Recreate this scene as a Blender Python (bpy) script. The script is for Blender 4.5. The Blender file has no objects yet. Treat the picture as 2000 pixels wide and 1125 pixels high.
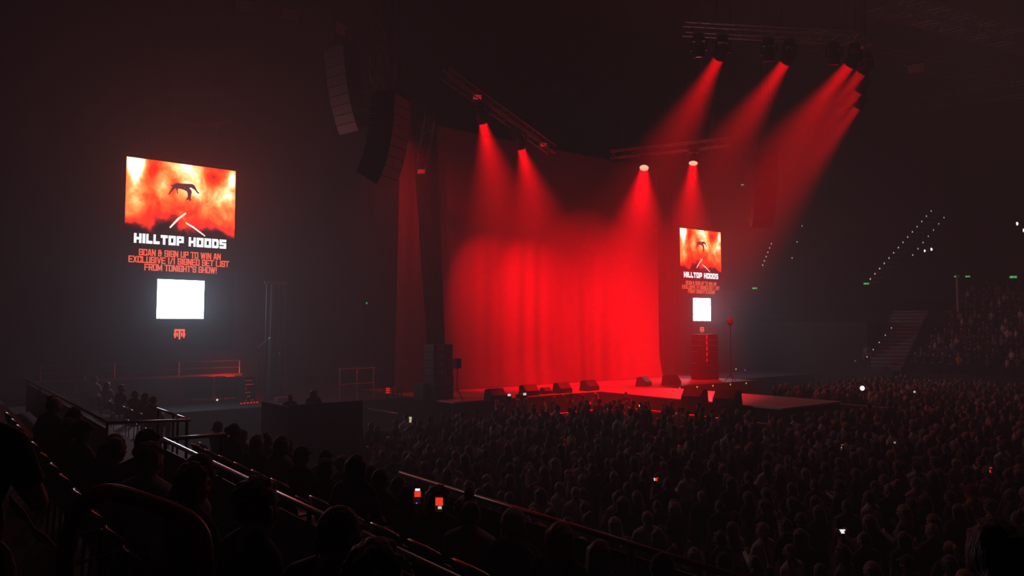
import bpy, bmesh, math, random
import numpy as np
from mathutils import Vector, Matrix, Quaternion, Euler

SC = bpy.context.scene
COL = SC.collection
R_ = math.radians
random.seed(11)
NPR = np.random.RandomState(7)

# =============================================================== camera, world, light, exposure
FPX = 1450.0                       # focal length in pixels of the 2000 x 1125 frame
YAW = R_(38.0)                     # the seat looks diagonally across the hall: world X runs along the stage, Y upstage
PITCH = math.atan(79.5 / FPX)
CAMZ = 4.7
FH = Vector((math.sin(YAW), math.cos(YAW), 0)); RV = Vector((math.cos(YAW), -math.sin(YAW), 0))
FW = FH * math.cos(PITCH) + Vector((0, 0, math.sin(PITCH)))
UP = Vector((0, 0, math.cos(PITCH))) - FH * math.sin(PITCH)
CAM = Vector((0, 0, CAMZ))

cam_d = bpy.data.cameras.new('camera')
cam_d.sensor_width = 36.0; cam_d.lens = FPX / 2000 * 36.0
cam_d.clip_start = 0.05; cam_d.clip_end = 400
cam = bpy.data.objects.new('camera', cam_d); COL.objects.link(cam)
cam.matrix_world = Matrix((( RV.x, UP.x, -FW.x, CAM.x), (RV.y, UP.y, -FW.y, CAM.y), (RV.z, UP.z, -FW.z, CAM.z), (0, 0, 0, 1)))
SC.camera = cam

SC.view_settings.view_transform = 'Standard'
SC.view_settings.look = 'None'
SC.view_settings.gamma = 1.0
SC.view_settings.use_curve_mapping = False
SC.view_settings.exposure = 0.0
cy = SC.cycles
cy.max_bounces = 3; cy.diffuse_bounces = 2; cy.glossy_bounces = 2; cy.transmission_bounces = 2
cy.volume_bounces = 0; cy.transparent_max_bounces = 6
cy.caustics_reflective = False; cy.caustics_refractive = False
cy.use_denoising = True; cy.sample_clamp_indirect = 2.0

world = bpy.data.worlds.new('world'); SC.world = world
world.use_nodes = True
bg = world.node_tree.nodes['Background']
bg.inputs['Color'].default_value = (1.0, 0.35, 0.32, 1); bg.inputs['Strength'].default_value = 0.0

HAZE = 0.0118; HAZE_G = 0.25                      # scattering per metre of the hazer fog in the hall
RED = (1.0, 0.0005, 0.005)
P_TOP = 46000.0                     # stage truss heads
P_FOH = 56000.0                    # heads on the truss above the thrust
SCREEN = 4.5                       # brightness of the two LED screens

def area_light(name, loc, target, size, power, color, spread=180):
    l = bpy.data.lights.new(name, 'AREA'); l.energy = power; l.color = color; l.shape = 'RECTANGLE'
    l.size, l.size_y = size; l.spread = R_(spread)
    o = bpy.data.objects.new(name, l); COL.objects.link(o)
    o.location = loc
    o.rotation_euler = (Vector(target) - Vector(loc)).to_track_quat('-Z', 'Y').to_euler()
    return o
# added unseen fill lights overhead, brightening the crowd and the far stand
area_light('added_fill', (30, 9, 25.6), (30, 2, 0), (44, 20), 380, (1.0, 0.4, 0.38), 95)

area_light('added_fill', (60, 6, 25), (55, 8, 3), (10, 22), 170, (1.0, 0.36, 0.34), 70)

# =============================================================== helpers
def ray(x, y):
    return FW + RV * ((x - 1000) / FPX) + UP * ((562.5 - y) / FPX)
def pd(x, y, d):
    r = ray(x, y); return CAM + r * (d / r.dot(FH))
def pz(x, y, z):
    r = ray(x, y); return CAM + r * ((z - CAMZ) / r.z)
def pa(x, y, a):
    r = ray(x, y); return CAM + r * (a / r.x)
def pb(x, y, b):
    r = ray(x, y); return CAM + r * (b / r.y)
def proj(p):
    q = Vector(p) - CAM; w = q.dot(FW)
    if w < 0.05: return None
    return (1000 + FPX * q.dot(RV) / w, 562.5 - FPX * q.dot(UP) / w, w)

def tag(o, label=None, cat=None, group=None, kind=None):
    if label: o['label'] = label
    if cat: o['category'] = cat
    if group: o['group'] = group
    if kind: o['kind'] = kind
    return o
def empty(name, loc=(0, 0, 0), rz=0.0, label=None, cat=None, group=None, kind=None):
    o = bpy.data.objects.new(name, None); COL.objects.link(o)
    o.location = loc; o.rotation_euler = (0, 0, rz); o.empty_display_size = 0.1
    return tag(o, label, cat, group, kind)
def link(name, me, parent=None, mats=None):
    o = bpy.data.objects.new(name, me); COL.objects.link(o)
    if parent is not None: o.parent = parent
    return o
KIDS = {}
def copy_tree(o, parent=None):
    c = o.copy(); COL.objects.link(c)
    if parent is not None: c.parent = parent
    for ch in [k for k in ALL_CHILD(o)]:
        copy_tree(ch, c)
    return c
def ALL_CHILD(o):
    return list(o.children)

class MB:
    """collects shapes and links them as ONE mesh object"""
    def __init__(s): s.v = []; s.f = []
    def add(s, vs, fs, m=None):
        k = len(s.v)
        for p in vs:
            p = Vector(p)
            s.v.append(m @ p if m is not None else p)
        s.f += [tuple(i + k for i in f) for f in fs]
        return s
    def box(s, lo, hi, m=None, bev=0.0):
        x0, y0, z0 = lo; x1, y1, z1 = hi
        if bev <= 0:
            vs = [(x0,y0,z0),(x1,y0,z0),(x1,y1,z0),(x0,y1,z0),(x0,y0,z1),(x1,y0,z1),(x1,y1,z1),(x0,y1,z1)]
            fs = [(0,3,2,1),(4,5,6,7),(0,1,5,4),(1,2,6,5),(2,3,7,6),(3,0,4,7)]
            return s.add(vs, fs, m)
        b = bmesh.new(); bmesh.ops.create_cube(b, size=1)
        for v in b.verts:
            v.co = Vector(((x0+x1)/2 + v.co.x*(x1-x0), (y0+y1)/2 + v.co.y*(y1-y0), (z0+z1)/2 + v.co.z*(z1-z0)))
        bmesh.ops.bevel(b, geom=list(b.edges), offset=bev, segments=2, affect='EDGES', profile=0.5)
        b.verts.index_update()
        s.add([v.co for v in b.verts], [[v.index for v in f.verts] for f in b.faces], m)
        b.free(); return s
    def tube(s, pts, r, n=8, caps=True, m=None):
        pts = [Vector(p) for p in pts]; rs = r if isinstance(r, (list, tuple)) else [r] * len(pts)
        vs, fs = [], []; prev = None
        for i, p in enumerate(pts):
            t = (pts[min(i+1, len(pts)-1)] - pts[max(i-1, 0)]).normalized()
            if prev is None:
                u = t.cross(Vector((0, 0, 1)))
                if u.length < 1e-3: u = t.cross(Vector((1, 0, 0)))
            else: u = prev - t * prev.dot(t)
            u.normalize(); prev = u; w = t.cross(u)
            for k in range(n):
                a = 2 * math.pi * k / n
                vs.append(p + (u * math.cos(a) + w * math.sin(a)) * rs[i])
        for i in range(len(pts) - 1):
            for k in range(n):
                fs.append((i*n+k, i*n+(k+1) % n, (i+1)*n+(k+1) % n, (i+1)*n+k))
        if caps:
            fs.append(tuple(range(n-1, -1, -1))); fs.append(tuple((len(pts)-1)*n + k for k in range(n)))
        return s.add(vs, fs, m)
    def lathe(s, prof, n=16, m=None):           # profile of (r, z)
        vs, fs = [], []
        for r, z in prof:
            for k in range(n):
                a = 2 * math.pi * k / n; vs.append((r*math.cos(a), r*math.sin(a), z))
        for i in range(len(prof) - 1):
            for k in range(n): fs.append((i*n+k, i*n+(k+1) % n, (i+1)*n+(k+1) % n, (i+1)*n+k))
        fs.append(tuple(range(n-1, -1, -1))); fs.append(tuple((len(prof)-1)*n + k for k in range(n)))
        return s.add(vs, fs, m)
    def prism(s, poly, y0, y1, m=None):         # polygon in x,z extruded along y
        n = len(poly)
        vs = [(x, y0, z) for x, z in poly] + [(x, y1, z) for x, z in poly]
        fs = [tuple(range(n)), tuple(range(2*n-1, n-1, -1))] + [(i, i+n, (i+1) % n + n, (i+1) % n) for i in range(n)]
        return s.add(vs, fs, m)
    def ellipsoid(s, c, r, nu=12, nv=8, m=None):
        vs = [(c[0], c[1], c[2]-r[2])]; fs = []
        for j in range(1, nv):
            t = math.pi * j / nv - math.pi/2
            for k in range(nu):
                a = 2*math.pi*k/nu
                vs.append((c[0]+r[0]*math.cos(t)*math.cos(a), c[1]+r[1]*math.cos(t)*math.sin(a), c[2]+r[2]*math.sin(t)))
        vs.append((c[0], c[1], c[2]+r[2])); L = len(vs)-1
        for k in range(nu):
            fs.append((0, 1+(k+1) % nu, 1+k)); fs.append((L, L-nu+k, L-nu+(k+1) % nu))
        for j in range(nv-2):
            for k in range(nu):
                a = 1+j*nu+k; b = 1+j*nu+(k+1) % nu
                fs.append((a, b, b+nu, a+nu))
        return s.add(vs, fs, m)
    def mesh(s, name, mat, smooth=False):
        me = bpy.data.meshes.new(name); me.from_pydata([tuple(v) for v in s.v], [], s.f)
        bm = bmesh.new(); bm.from_mesh(me); bmesh.ops.recalc_face_normals(bm, faces=bm.faces); bm.to_mesh(me); bm.free()
        if smooth: me.polygons.foreach_set('use_smooth', [True]*len(me.polygons))
        if mat is not None: me.materials.append(mat)
        me.update(); return me
    def build(s, name, mat, parent=None, smooth=False):
        return link(name, s.mesh(name, mat, smooth), parent)

# ---------------------------------------------------------------- materials
def nmat(name):
    m = bpy.data.materials.new(name); m.use_nodes = True
    nt = m.node_tree; b = nt.nodes['Principled BSDF']; return m, nt, b
def mat(name, col, rough=0.6, metal=0.0, noise=0.12, scale=8.0, bump=0.0, spec=0.5):
    m, nt, b = nmat(name)
    tc = nt.nodes.new('ShaderNodeTexCoord'); nz = nt.nodes.new('ShaderNodeTexNoise')
    nz.inputs['Scale'].default_value = scale; nz.inputs['Detail'].default_value = 3
    nt.links.new(tc.outputs['Object'], nz.inputs['Vector'])
    rmp = nt.nodes.new('ShaderNodeValToRGB')
    rmp.color_ramp.elements[0].color = (*[c*(1-noise) for c in col], 1); rmp.color_ramp.elements[1].color = (*[min(1, c*(1+noise)) for c in col], 1)
    nt.links.new(nz.outputs['Fac'], rmp.inputs['Fac']); nt.links.new(rmp.outputs['Color'], b.inputs['Base Color'])
    b.inputs['Roughness'].default_value = rough; b.inputs['Metallic'].default_value = metal
    b.inputs['Specular IOR Level'].default_value = spec
    if bump:
        bp = nt.nodes.new('ShaderNodeBump'); bp.inputs['Strength'].default_value = bump
        nt.links.new(nz.outputs['Fac'], bp.inputs['Height']); nt.links.new(bp.outputs['Normal'], b.inputs['Normal'])
    return m
def omat(name, rough=0.85, scale=30.0, noise=0.25, bump=0.2, stretch=None, spec=0.3, sheen=0.4):
    """colour taken from the object's own colour, so alike meshes can be dressed differently"""
    m, nt, b = nmat(name)
    oi = nt.nodes.new('ShaderNodeObjectInfo'); tc = nt.nodes.new('ShaderNodeTexCoord'); nz = nt.nodes.new('ShaderNodeTexNoise')
    nz.inputs['Scale'].default_value = scale
    if stretch:
        mp = nt.nodes.new('ShaderNodeMapping'); mp.inputs['Scale'].default_value = stretch
        nt.links.new(tc.outputs['Object'], mp.inputs['Vector']); nt.links.new(mp.outputs['Vector'], nz.inputs['Vector'])
    else: nt.links.new(tc.outputs['Object'], nz.inputs['Vector'])
    mx = nt.nodes.new('ShaderNodeMix'); mx.data_type = 'RGBA'; mx.blend_type = 'MULTIPLY'; mx.inputs['Factor'].default_value = noise
    nt.links.new(oi.outputs['Color'], mx.inputs['A']); nt.links.new(nz.outputs['Color'], mx.inputs['B'])
    nt.links.new(mx.outputs['Result'], b.inputs['Base Color'])
    b.inputs['Roughness'].default_value = rough; b.inputs['Specular IOR Level'].default_value = spec
    b.inputs['Sheen Weight'].default_value = sheen; b.inputs['Sheen Roughness'].default_value = 0.35
    bp = nt.nodes.new('ShaderNodeBump'); bp.inputs['Strength'].default_value = bump; bp.inputs['Distance'].default_value = 0.02
    nt.links.new(nz.outputs['Fac'], bp.inputs['Height']); nt.links.new(bp.outputs['Normal'], b.inputs['Normal'])
    return m
def emat(name, col, strength, sample=False):
    m = bpy.data.materials.new(name); m.use_nodes = True; nt = m.node_tree; nt.nodes.clear()
    e = nt.nodes.new('ShaderNodeEmission'); o = nt.nodes.new('ShaderNodeOutputMaterial')
    e.inputs['Color'].default_value = (*col, 1); e.inputs['Strength'].default_value = strength
    nt.links.new(e.outputs[0], o.inputs['Surface'])
    if not sample: m.cycles.emission_sampling = 'NONE'
    return m

M = dict(
    concrete=mat('concrete', (0.055, 0.05, 0.05), 0.7, scale=1.5, bump=0.05),
    terrace=mat('terrace', (0.03, 0.028, 0.03), 0.8, scale=2.0, bump=0.05),
    black_wall=mat('black_wall', (0.018, 0.016, 0.017), 0.9, scale=0.6),
    roof=mat('roof', (0.014, 0.013, 0.014), 0.9, scale=0.5),
    black_drape=mat('black_drape', (0.012, 0.011, 0.012), 0.95, scale=6, bump=0.1, spec=0.1),
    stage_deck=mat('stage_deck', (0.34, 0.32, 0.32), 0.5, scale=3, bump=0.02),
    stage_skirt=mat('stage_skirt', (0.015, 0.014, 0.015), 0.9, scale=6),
    curtain=mat('curtain', (0.14, 0.125, 0.125), 0.85, noise=0.05, scale=12, bump=0.05, spec=0.2),
    black_metal=mat('black_metal', (0.02, 0.02, 0.02), 0.45, 0.2, scale=20),
    black_paint=mat('black_paint', (0.018, 0.017, 0.018), 0.55, scale=25, bump=0.08),
    grille=mat('grille', (0.05, 0.05, 0.052), 0.5, 0.5, noise=0.4, scale=120, bump=0.3),
    grey_grille=mat('grey_grille', (0.13, 0.13, 0.135), 0.6, 0.0, noise=0.3, scale=60, bump=0.2),
    dull_metal=mat('dull_metal', (0.12, 0.115, 0.115), 0.5, 0.5, scale=30),
    steel=mat('steel', (0.62, 0.6, 0.6), 0.3, 0.9, noise=0.08, scale=30),
    alu=mat('alu', (0.35, 0.35, 0.36), 0.4, 0.8, scale=30),
    brown_rail=mat('brown_rail', (0.32, 0.10, 0.055), 0.35, 0.0, scale=18, bump=0.04),
    chair_plastic=mat('chair_plastic', (0.035, 0.033, 0.036), 0.35, scale=25),
    seat_glint=mat('seat_glint', (0.6, 0.57, 0.55), 0.28, 0.8, scale=25),  # bright metal for the painted highlight on the chair backs
    carpet=mat('carpet', (0.03, 0.027, 0.03), 0.95, scale=40, bump=0.2),
    stair_nose=mat('stair_nose', (0.42, 0.38, 0.38), 0.5, scale=10),
    stair=mat('stair', (0.06, 0.055, 0.055), 0.7, scale=4),
    off_white=mat('off_white', (0.5, 0.48, 0.46), 0.6, scale=10),
    cloth=omat('cloth', 0.9, 40, 0.3, 0.15),
    skin=omat('skin', 0.6, 25, 0.12, 0.05, spec=0.35),
    hair=omat('hair', 0.55, 16, 0.5, 0.7, stretch=(4, 4, 0.6), spec=0.6, sheen=1.0),
    eye=mat('eye', (0.02, 0.015, 0.012), 0.3), lip=mat('lip', (0.32, 0.1, 0.09), 0.5),
    strap=mat('strap', (0.75, 0.45, 0.42), 0.8, scale=60, bump=0.1),
)

# =============================================================== haze
nt = world.node_tree
vs_ = nt.nodes.new('ShaderNodeVolumeScatter')
vs_.inputs['Color'].default_value = (1, 1, 1, 1); vs_.inputs['Density'].default_value = HAZE; vs_.inputs['Anisotropy'].default_value = HAZE_G
nt.links.new(vs_.outputs[0], nt.nodes['World Output'].inputs['Volume'])

# =============================================================== the hall
def struct(o): o['kind'] = 'structure'; return o
struct(MB().box((-20, -16, -0.3), (86, 68, 0)).build('floor', M['concrete']))
struct(MB().box((-20, -16, 26), (86, 68, 26.4)).build('ceiling', M['roof']))
struct(MB().box((-20.4, -16, 0), (-20, 68, 26)).build('wall_near', M['black_wall']))
struct(MB().box((86, -16, 0), (86.4, 68, 26)).build('wall_far', M['black_wall']))
struct(MB().box((-20, 68, 0), (86, 68.4, 26)).build('wall_stage', M['black_wall']))
struct(MB().box((-20, -16.4, 0), (86, -16, 26)).build('wall_back', M['black_wall']))

# near side terraces: rows run along Y, stepping down towards the floor (+X)
ROWS = [(-9.0, -0.55, 3.35), (-0.55, 0.62, 3.1), (0.62, 1.62, 2.68), (1.62, 2.45, 2.35), (2.45, 3.22, 2.46), (3.22, 4.02, 1.93), (4.02, 5.45, 1.58)]
GAP = (9.45, 12.95)                 # the aisle opening through the terraces
stand = struct(empty('grandstand', (0, 0, 0)))
for i, (a0, a1, z) in enumerate(ROWS):
    segs = [(-14, 34)] if a1 < 2.3 else [(-14, GAP[0]), (GAP[1], 27)]
    for s0, s1 in segs:
        MB().box((a0, s0, 0), (a1, s1, z)).build('terrace_step', M['terrace'], stand)
for k in range(5):
    z = 2.05 - k * 0.4
    MB().box((2.45 + k * 0.55, GAP[0], 0), (3.0 + k * 0.55, GAP[1], z)).build('aisle_step', M['terrace'], stand)

# ---- far side stand
far = struct(empty('grandstand', (0, 0, 0)))
FA0, FZ0 = 51.0, 1.5
NST = 13
for k in range(NST):
    MB().box((FA0 + k*0.78, -12, 0), (FA0 + (k+1)*0.78, 23.1, FZ0 + 0.30 + k*0.42)).build('terrace_step', M['terrace'], far)
MB().box((FA0 + NST*0.78, -14, 0), (FA0 + NST*0.78 + 3.0, 40, 6.1)).build('concourse', M['terrace'], far)
MB().box((FA0 + 0.4, 25.6, 0), (FA0 + NST*0.78, 40, 5.2)).build('tarp_block', M['black_wall'], far)
MB().box((49.7, 23.15, 0), (51.0, 25.6, 1.9)).build('stair_landing', M['terrace'], far)
# upper tier
for k in range(16):
    MB().box((62.0 + k*0.85, -14, 7.3 + k*0.46), (62.0 + (k+1)*0.85, 45, 7.8 + k*0.46)).build('upper_step', M['terrace'], far)
MB().box((61.6, -14, 6.9), (62.0, 45, 8.5)).build('tier_front', M['black_wall'], far)
# end tier behind the stage
endt = struct(empty('grandstand', (0, 0, 0)))
for k in range(14):
    MB().box((38, 52 + k*0.9, 0), (74, 52 + (k+1)*0.9, 6.5 + k*0.55)).build('terrace_step', M['black_wall'], endt)

# =============================================================== stage
ZD = 1.5
stage = empty('stage', (28.5, 30, 0), label='wide black stage with a thrust walkway running out into the crowd', cat='stage')
stage_off = Matrix.Translation((-28.5, -30, 0))
MB().box((18, 27.2, ZD-0.06), (40.5, 36, ZD), stage_off).build('deck', M['stage_deck'], stage)
MB().box((27, 17.0, ZD-0.06), (31.7, 27.19, ZD), stage_off).build('thrust_deck', M['stage_deck'], stage)
for x0, x1 in ((18, 26.95), (31.75, 40.5)): MB().box((x0, 27.25, 0), (x1, 27.3, ZD-0.06), stage_off).build('front_skirt', M['stage_skirt'], stage)
MB().box((27.05, 17.05, 0), (27.1, 27.2, ZD-0.06), stage_off).box((31.6, 17.05, 0), (31.65, 27.2, ZD-0.06), stage_off).box((27.05, 17.05, 0), (31.65, 17.1, ZD-0.06), stage_off).build('thrust_skirt', M['stage_skirt'], stage)
for x0, x1 in ((18, 27), (31.7, 40.5)): MB().box((x0, 27.17, ZD-0.05), (x1, 27.2, ZD+0.012), stage_off).build('edge_trim', M['alu'], stage)
for x0, x1 in ((26.97, 27), (31.7, 31.73)): MB().box((x0, 16.97, ZD-0.05), (x1, 27.16, ZD+0.012), stage_off).build('thrust_trim', M['alu'], stage)
wing = empty('side_stage', (12, 33, 0), label='dark side platform beside the stage, below the big screen', cat='stage')
wo = Matrix.Translation((-12, -33, 0))
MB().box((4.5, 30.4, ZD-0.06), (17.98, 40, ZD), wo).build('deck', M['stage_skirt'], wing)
MB().box((4.5, 30.45, 0), (17.98, 30.5, ZD-0.06), wo).build('front_skirt', M['stage_skirt'], wing)
wing2 = empty('side_stage', (45, 33, 0), label='dark side platform under the distant small screen', cat='stage')
wo2 = Matrix.Translation((-45, -33, 0))
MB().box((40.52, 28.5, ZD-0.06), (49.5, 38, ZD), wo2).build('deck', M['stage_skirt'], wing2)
MB().box((40.52, 28.55, 0), (49.5, 28.6, ZD-0.06), wo2).build('front_skirt', M['stage_skirt'], wing2)

# ---- curtain: a gathered cloth with folds that spread towards the hem
def curtain_mesh(name, a0, a1, b, z0, z1, na, nz, seed, amp=0.16, flare=0.55, material=None, slant=0.0):
    rs = np.random.RandomState(seed)
    A = np.linspace(0, 1, na); Z = np.linspace(0, 1, nz)
    ph = rs.uniform(0, 6.28, 7); fr = rs.uniform(4, 26, 7) * (a1 - a0) / 18; am = rs.uniform(0.3, 1, 7) / (1 + fr / 14)
    vs = []
    for j in range(nz):
        h = Z[j]                                     # 0 hem .. 1 top
        low = (1 - h)
        sway = 0.35 * math.sin(2.1 * h + 0.7) * low
        for i in range(na):
            s = A[i]
            f = sum(am[k] * math.sin(2*math.pi*fr[k]*(s + 0.010*low*math.sin(ph[k]*3 + 5*s)) + ph[k]) for k in range(7))
            edge = min(1, 3*min(s, 1-s) + 0.15)
            y = b + amp * f * (0.35 + 0.75 * low) * edge - flare * max(0, 0.14 - h) ** 2 * 30 * (0.6 + 0.4 * math.sin(9*s + ph[1]))
            x = a0 + (a1 - a0) * s + 0.25 * low**3 * math.sin(12*s + ph[2]) * edge + slant * low * (1 - s)
            vs.append((x, y, z0 + (z1 - z0) * h + (0.012 * (1 + math.sin(40*s)) if j == 0 else 0)))
    fs = [(j*na+i, j*na+i+1, (j+1)*na+i+1, (j+1)*na+i) for j in range(nz-1) for i in range(na-1)]
    me = bpy.data.meshes.new(name); me.from_pydata(vs, [], fs)
    me.polygons.foreach_set('use_smooth', [True]*len(me.polygons)); me.materials.append(material); me.update()
    return me
cu = empty('stage_curtain', (28.2, 32.8, ZD), label='tall gathered front curtain glowing red behind the stage floor', cat='curtain')
c1 = link('cloth', curtain_mesh('cloth', 20.6, 37.9, 32.75, ZD + 0.01, 15.3, 300, 40, 5, amp=0.042, material=M['curtain']), cu); c1.location = (-28.2, -32.8, -ZD)
c2 = link('side_panel', curtain_mesh('side_panel', 18.55, 20.6, 32.95, ZD + 0.01, 15.3, 50, 40, 9, amp=0.04, flare=0.2, slant=-0.25, material=M['curtain']), cu); c2.location = (-28.2, -32.8, -ZD)
MB().tube([(-9.8, 0, 13.85), (9.8, 0, 13.85)], 0.05).build('batten', M['black_metal'], cu)
dl = empty('masking_drape', (20, 32.2, ZD), label='narrow black drape hanging over the curtain beside the speaker stack', cat='curtain')
p0 = pb(814, 380, 32.2); p1 = pb(858, 380, 32.2); q0 = pb(836, 700, 32.2); q1 = pb(871, 700, 32.2)
def ruled_drape(tl, tr, bl, br, zt, zb, y, name, parent, m, n=24, amp=0.05):
    vs = []; J = 24
    for j in range(J+1):
        t = j / J; z = zt + (zb - zt) * t
        xl = tl + (bl - tl) * t; xr = tr + (br - tr) * t
        for i in range(n+1):
            s = i/n; vs.append((xl + (xr-xl)*s, y + amp*math.sin(s*19 + 0.6*t), z))
    fs = [(j*(n+1)+i, j*(n+1)+i+1, (j+1)*(n+1)+i+1, (j+1)*(n+1)+i) for j in range(J) for i in range(n)]
    me = bpy.data.meshes.new(name); me.from_pydata(vs, [], fs); me.materials.append(m)
    me.polygons.foreach_set('use_smooth', [True]*len(me.polygons)); me.update()
    return link(name, me, parent)
zt, zb = 15.2 - ZD, 0.02
def ext(pA, pB, z):      # x on the line through pA,pB at height z
    t = (z - pA.z) / (pB.z - pA.z); return pA.x + (pB.x - pA.x) * t
ruled_drape(ext(p0, q0, 15.2) - 20, ext(p1, q1, 15.2) - 20, ext(p0, q0, ZD) - 20, ext(p1, q1, ZD) - 20, zt, zb, 0, 'cloth', dl, M['black_drape'])
MB().tube([(-2.4, 0, zt), (1.2, 0, zt)], 0.03).build('batten', M['black_metal'], dl)
# black masking either side of the curtain and behind the big screen
for (a0, a1, b, z1, z0_, lab, sd) in ((-16, 17.9, 41.5, 22, 0.01, 'long black masking drape behind the big screen and side platform', 21), (38.4, 40.2, 33.4, 15, ZD+.01, 'short black masking drape at the far edge of the red curtain', 22)):
    md = empty('masking_drape', ((a0+a1)/2, b, 0), label=lab, cat='curtain')
    o = link('cloth', curtain_mesh('cloth', a0, a1, b, z0_, z1, 160, 10, sd, amp=0.12, flare=0, material=M['black_drape']), md); o.location = (-(a0+a1)/2, -b, 0)
    MB().tube([(-(a1-a0)/2, 0, z1), ((a1-a0)/2, 0, z1)], 0.04).build('batten', M['black_metal'], md)
# a narrow wrapped tower on the side platform
tw = empty('truss_tower', pz(530, 786, ZD) + Vector((.5, .9, 0)), label='slim cloth-wrapped tower beside the red-lit equipment rack', cat='tower')
ruled_drape(-0.45, 0.45, -0.5, 0.5, 5.2, 0.02, 0, 'cloth_wrap', tw, mat('grey_drape', (0.12, 0.1, 0.1), 0.9, scale=6), n=16, amp=0.1)
MB().tube([(-0.4, 0.2, 0), (-0.4, 0.2, 5.3)], 0.03).build('leg', M['alu'], tw)
MB().tube([(0.4, 0.2, 0), (0.4, 0.2, 5.3)], 0.03).build('leg', M['alu'], tw)
MB().box((-0.5, 0.1, 5.2), (0.5, 0.3, 5.35)).build('cap', M['alu'], tw)

# =============================================================== LED screens
def ramp_emission(name):
    m = bpy.data.materials.new(name); m.use_nodes = True; nt = m.node_tree; nt.nodes.clear()
    N = nt.nodes.new; L = nt.links.new
    def math_(op, a, b=None, c=None):
        n = N('ShaderNodeMath'); n.operation = op
        for i, v in enumerate((a, b, c)):
            if v is None: continue
            if isinstance(v, (int, float)): n.inputs[i].default_value = v
            else: L(v, n.inputs[i])
        return n.outputs[0]
    tc = N('ShaderNodeTexCoord'); sep = N('ShaderNodeSeparateXYZ'); L(tc.outputs['Generated'], sep.inputs[0])
    u, v = sep.outputs['X'], sep.outputs['Z']
    mp = N('ShaderNodeMapping'); mp.inputs['Scale'].default_value = (1.7, 1, 1.0); mp.inputs['Location'].default_value = (3.4, 0, 1.9)
    L(tc.outputs['Generated'], mp.inputs['Vector'])
    n1 = N('ShaderNodeTexNoise'); n1.inputs['Scale'].default_value = 3.2; n1.inputs['Detail'].default_value = 5; n1.inputs['Roughness'].default_value = 0.5; n1.inputs['Distortion'].default_value = 0.5
    L(mp.outputs[0], n1.inputs['Vector'])
    n2 = N('ShaderNodeTexNoise'); n2.inputs['Scale'].default_value = 14; n2.inputs['Detail'].default_value = 4; L(mp.outputs[0], n2.inputs['Vector'])
    def blob(cx, cz, rx, rz, amp):
        dx = math_('DIVIDE', math_('SUBTRACT', u, cx), rx); dz = math_('DIVIDE', math_('SUBTRACT', v, cz), rz)
        d2 = math_('ADD', math_('MULTIPLY', dx, dx), math_('MULTIPLY', dz, dz))
        return math_('MULTIPLY', math_('EXPONENT', math_('MULTIPLY', d2, -1.0)), amp)
    h = math_('MULTIPLY', math_('SUBTRACT', n1.outputs['Fac'], 0.5), 1.0)
    h = math_('ADD', h, math_('MULTIPLY', math_('SUBTRACT', n2.outputs['Fac'], 0.5), 0.16))
    for bl in ((0.09, 0.93, 0.09, 0.16, 0.65), (0.08, 0.6, 0.10, 0.28, 0.36), (0.97, 0.9, 0.06, 0.14, 0.5), (0.93, 0.68, 0.10, 0.22, 0.26), (0.56, 0.95, 0.16, 0.25, 0.36),
               (0.33, 0.58, 0.17, 0.2, 0.18), (0.68, 0.62, 0.15, 0.2, 0.2), (0.2, 0.80, 0.05, 0.26, -0.22), (0.79, 0.86, 0.09, 0.12, -0.2), (0.42, 0.7, 0.05, 0.2, -0.12), (0.53, 0.40, 0.1, 0.14, -0.12), (0.9, 0.42, 0.12, 0.1, -0.1), (0.5, -0.06, 0.9, 0.22, -0.6)):
        h = math_('ADD', h, blob(*bl))
    h = math_('ADD', h, 0.55)
    cr = N('ShaderNodeValToRGB'); L(h, cr.inputs['Fac'])
    e = cr.color_ramp.elements
    e[0].position = 0.12; e[0].color = (0.0, 0.0, 0.0, 1); e[1].position = 0.22; e[1].color = (0.012, 0.0006, 0.001, 1)
    for p, c in ((0.30, (0.08, 0.002, 0.002)), (0.44, (0.3, 0.0055, 0.001)), (0.60, (0.8, 0.022, 0.004)), (0.76, (1.0, 0.065, 0.017)), (0.9, (1.0, 0.15, 0.06)), (1.0, (1, 0.34, 0.22))):
        k = e.new(p); k.color = (*c, 1)
    em = N('ShaderNodeEmission'); L(cr.outputs['Color'], em.inputs['Color']); em.inputs['Strength'].default_value = SCREEN * 2.1
    ou = N('ShaderNodeOutputMaterial'); L(em.outputs[0], ou.inputs['Surface'])
    return m
M_pic = ramp_emission('screen_picture')
M_white = emat('screen_white', (0.92, 0.97, 1.0), SCREEN * 0.42)
M_panel = emat('screen_panel', (0.62, 0.8, 1.0), SCREEN * 5.5, True)
M_orange = emat('screen_orange', (1.0, 0.115, 0.05), SCREEN * 0.33)
M_cream = emat('screen_cream', (1.0, 0.82, 0.65), SCREEN * 0.4)
M_dark = emat('screen_dark', (0.06, 0.02, 0.025), SCREEN * 0.4)
M_glass = mat('screen_face', (0.012, 0.012, 0.013), 0.6, scale=60)

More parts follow.
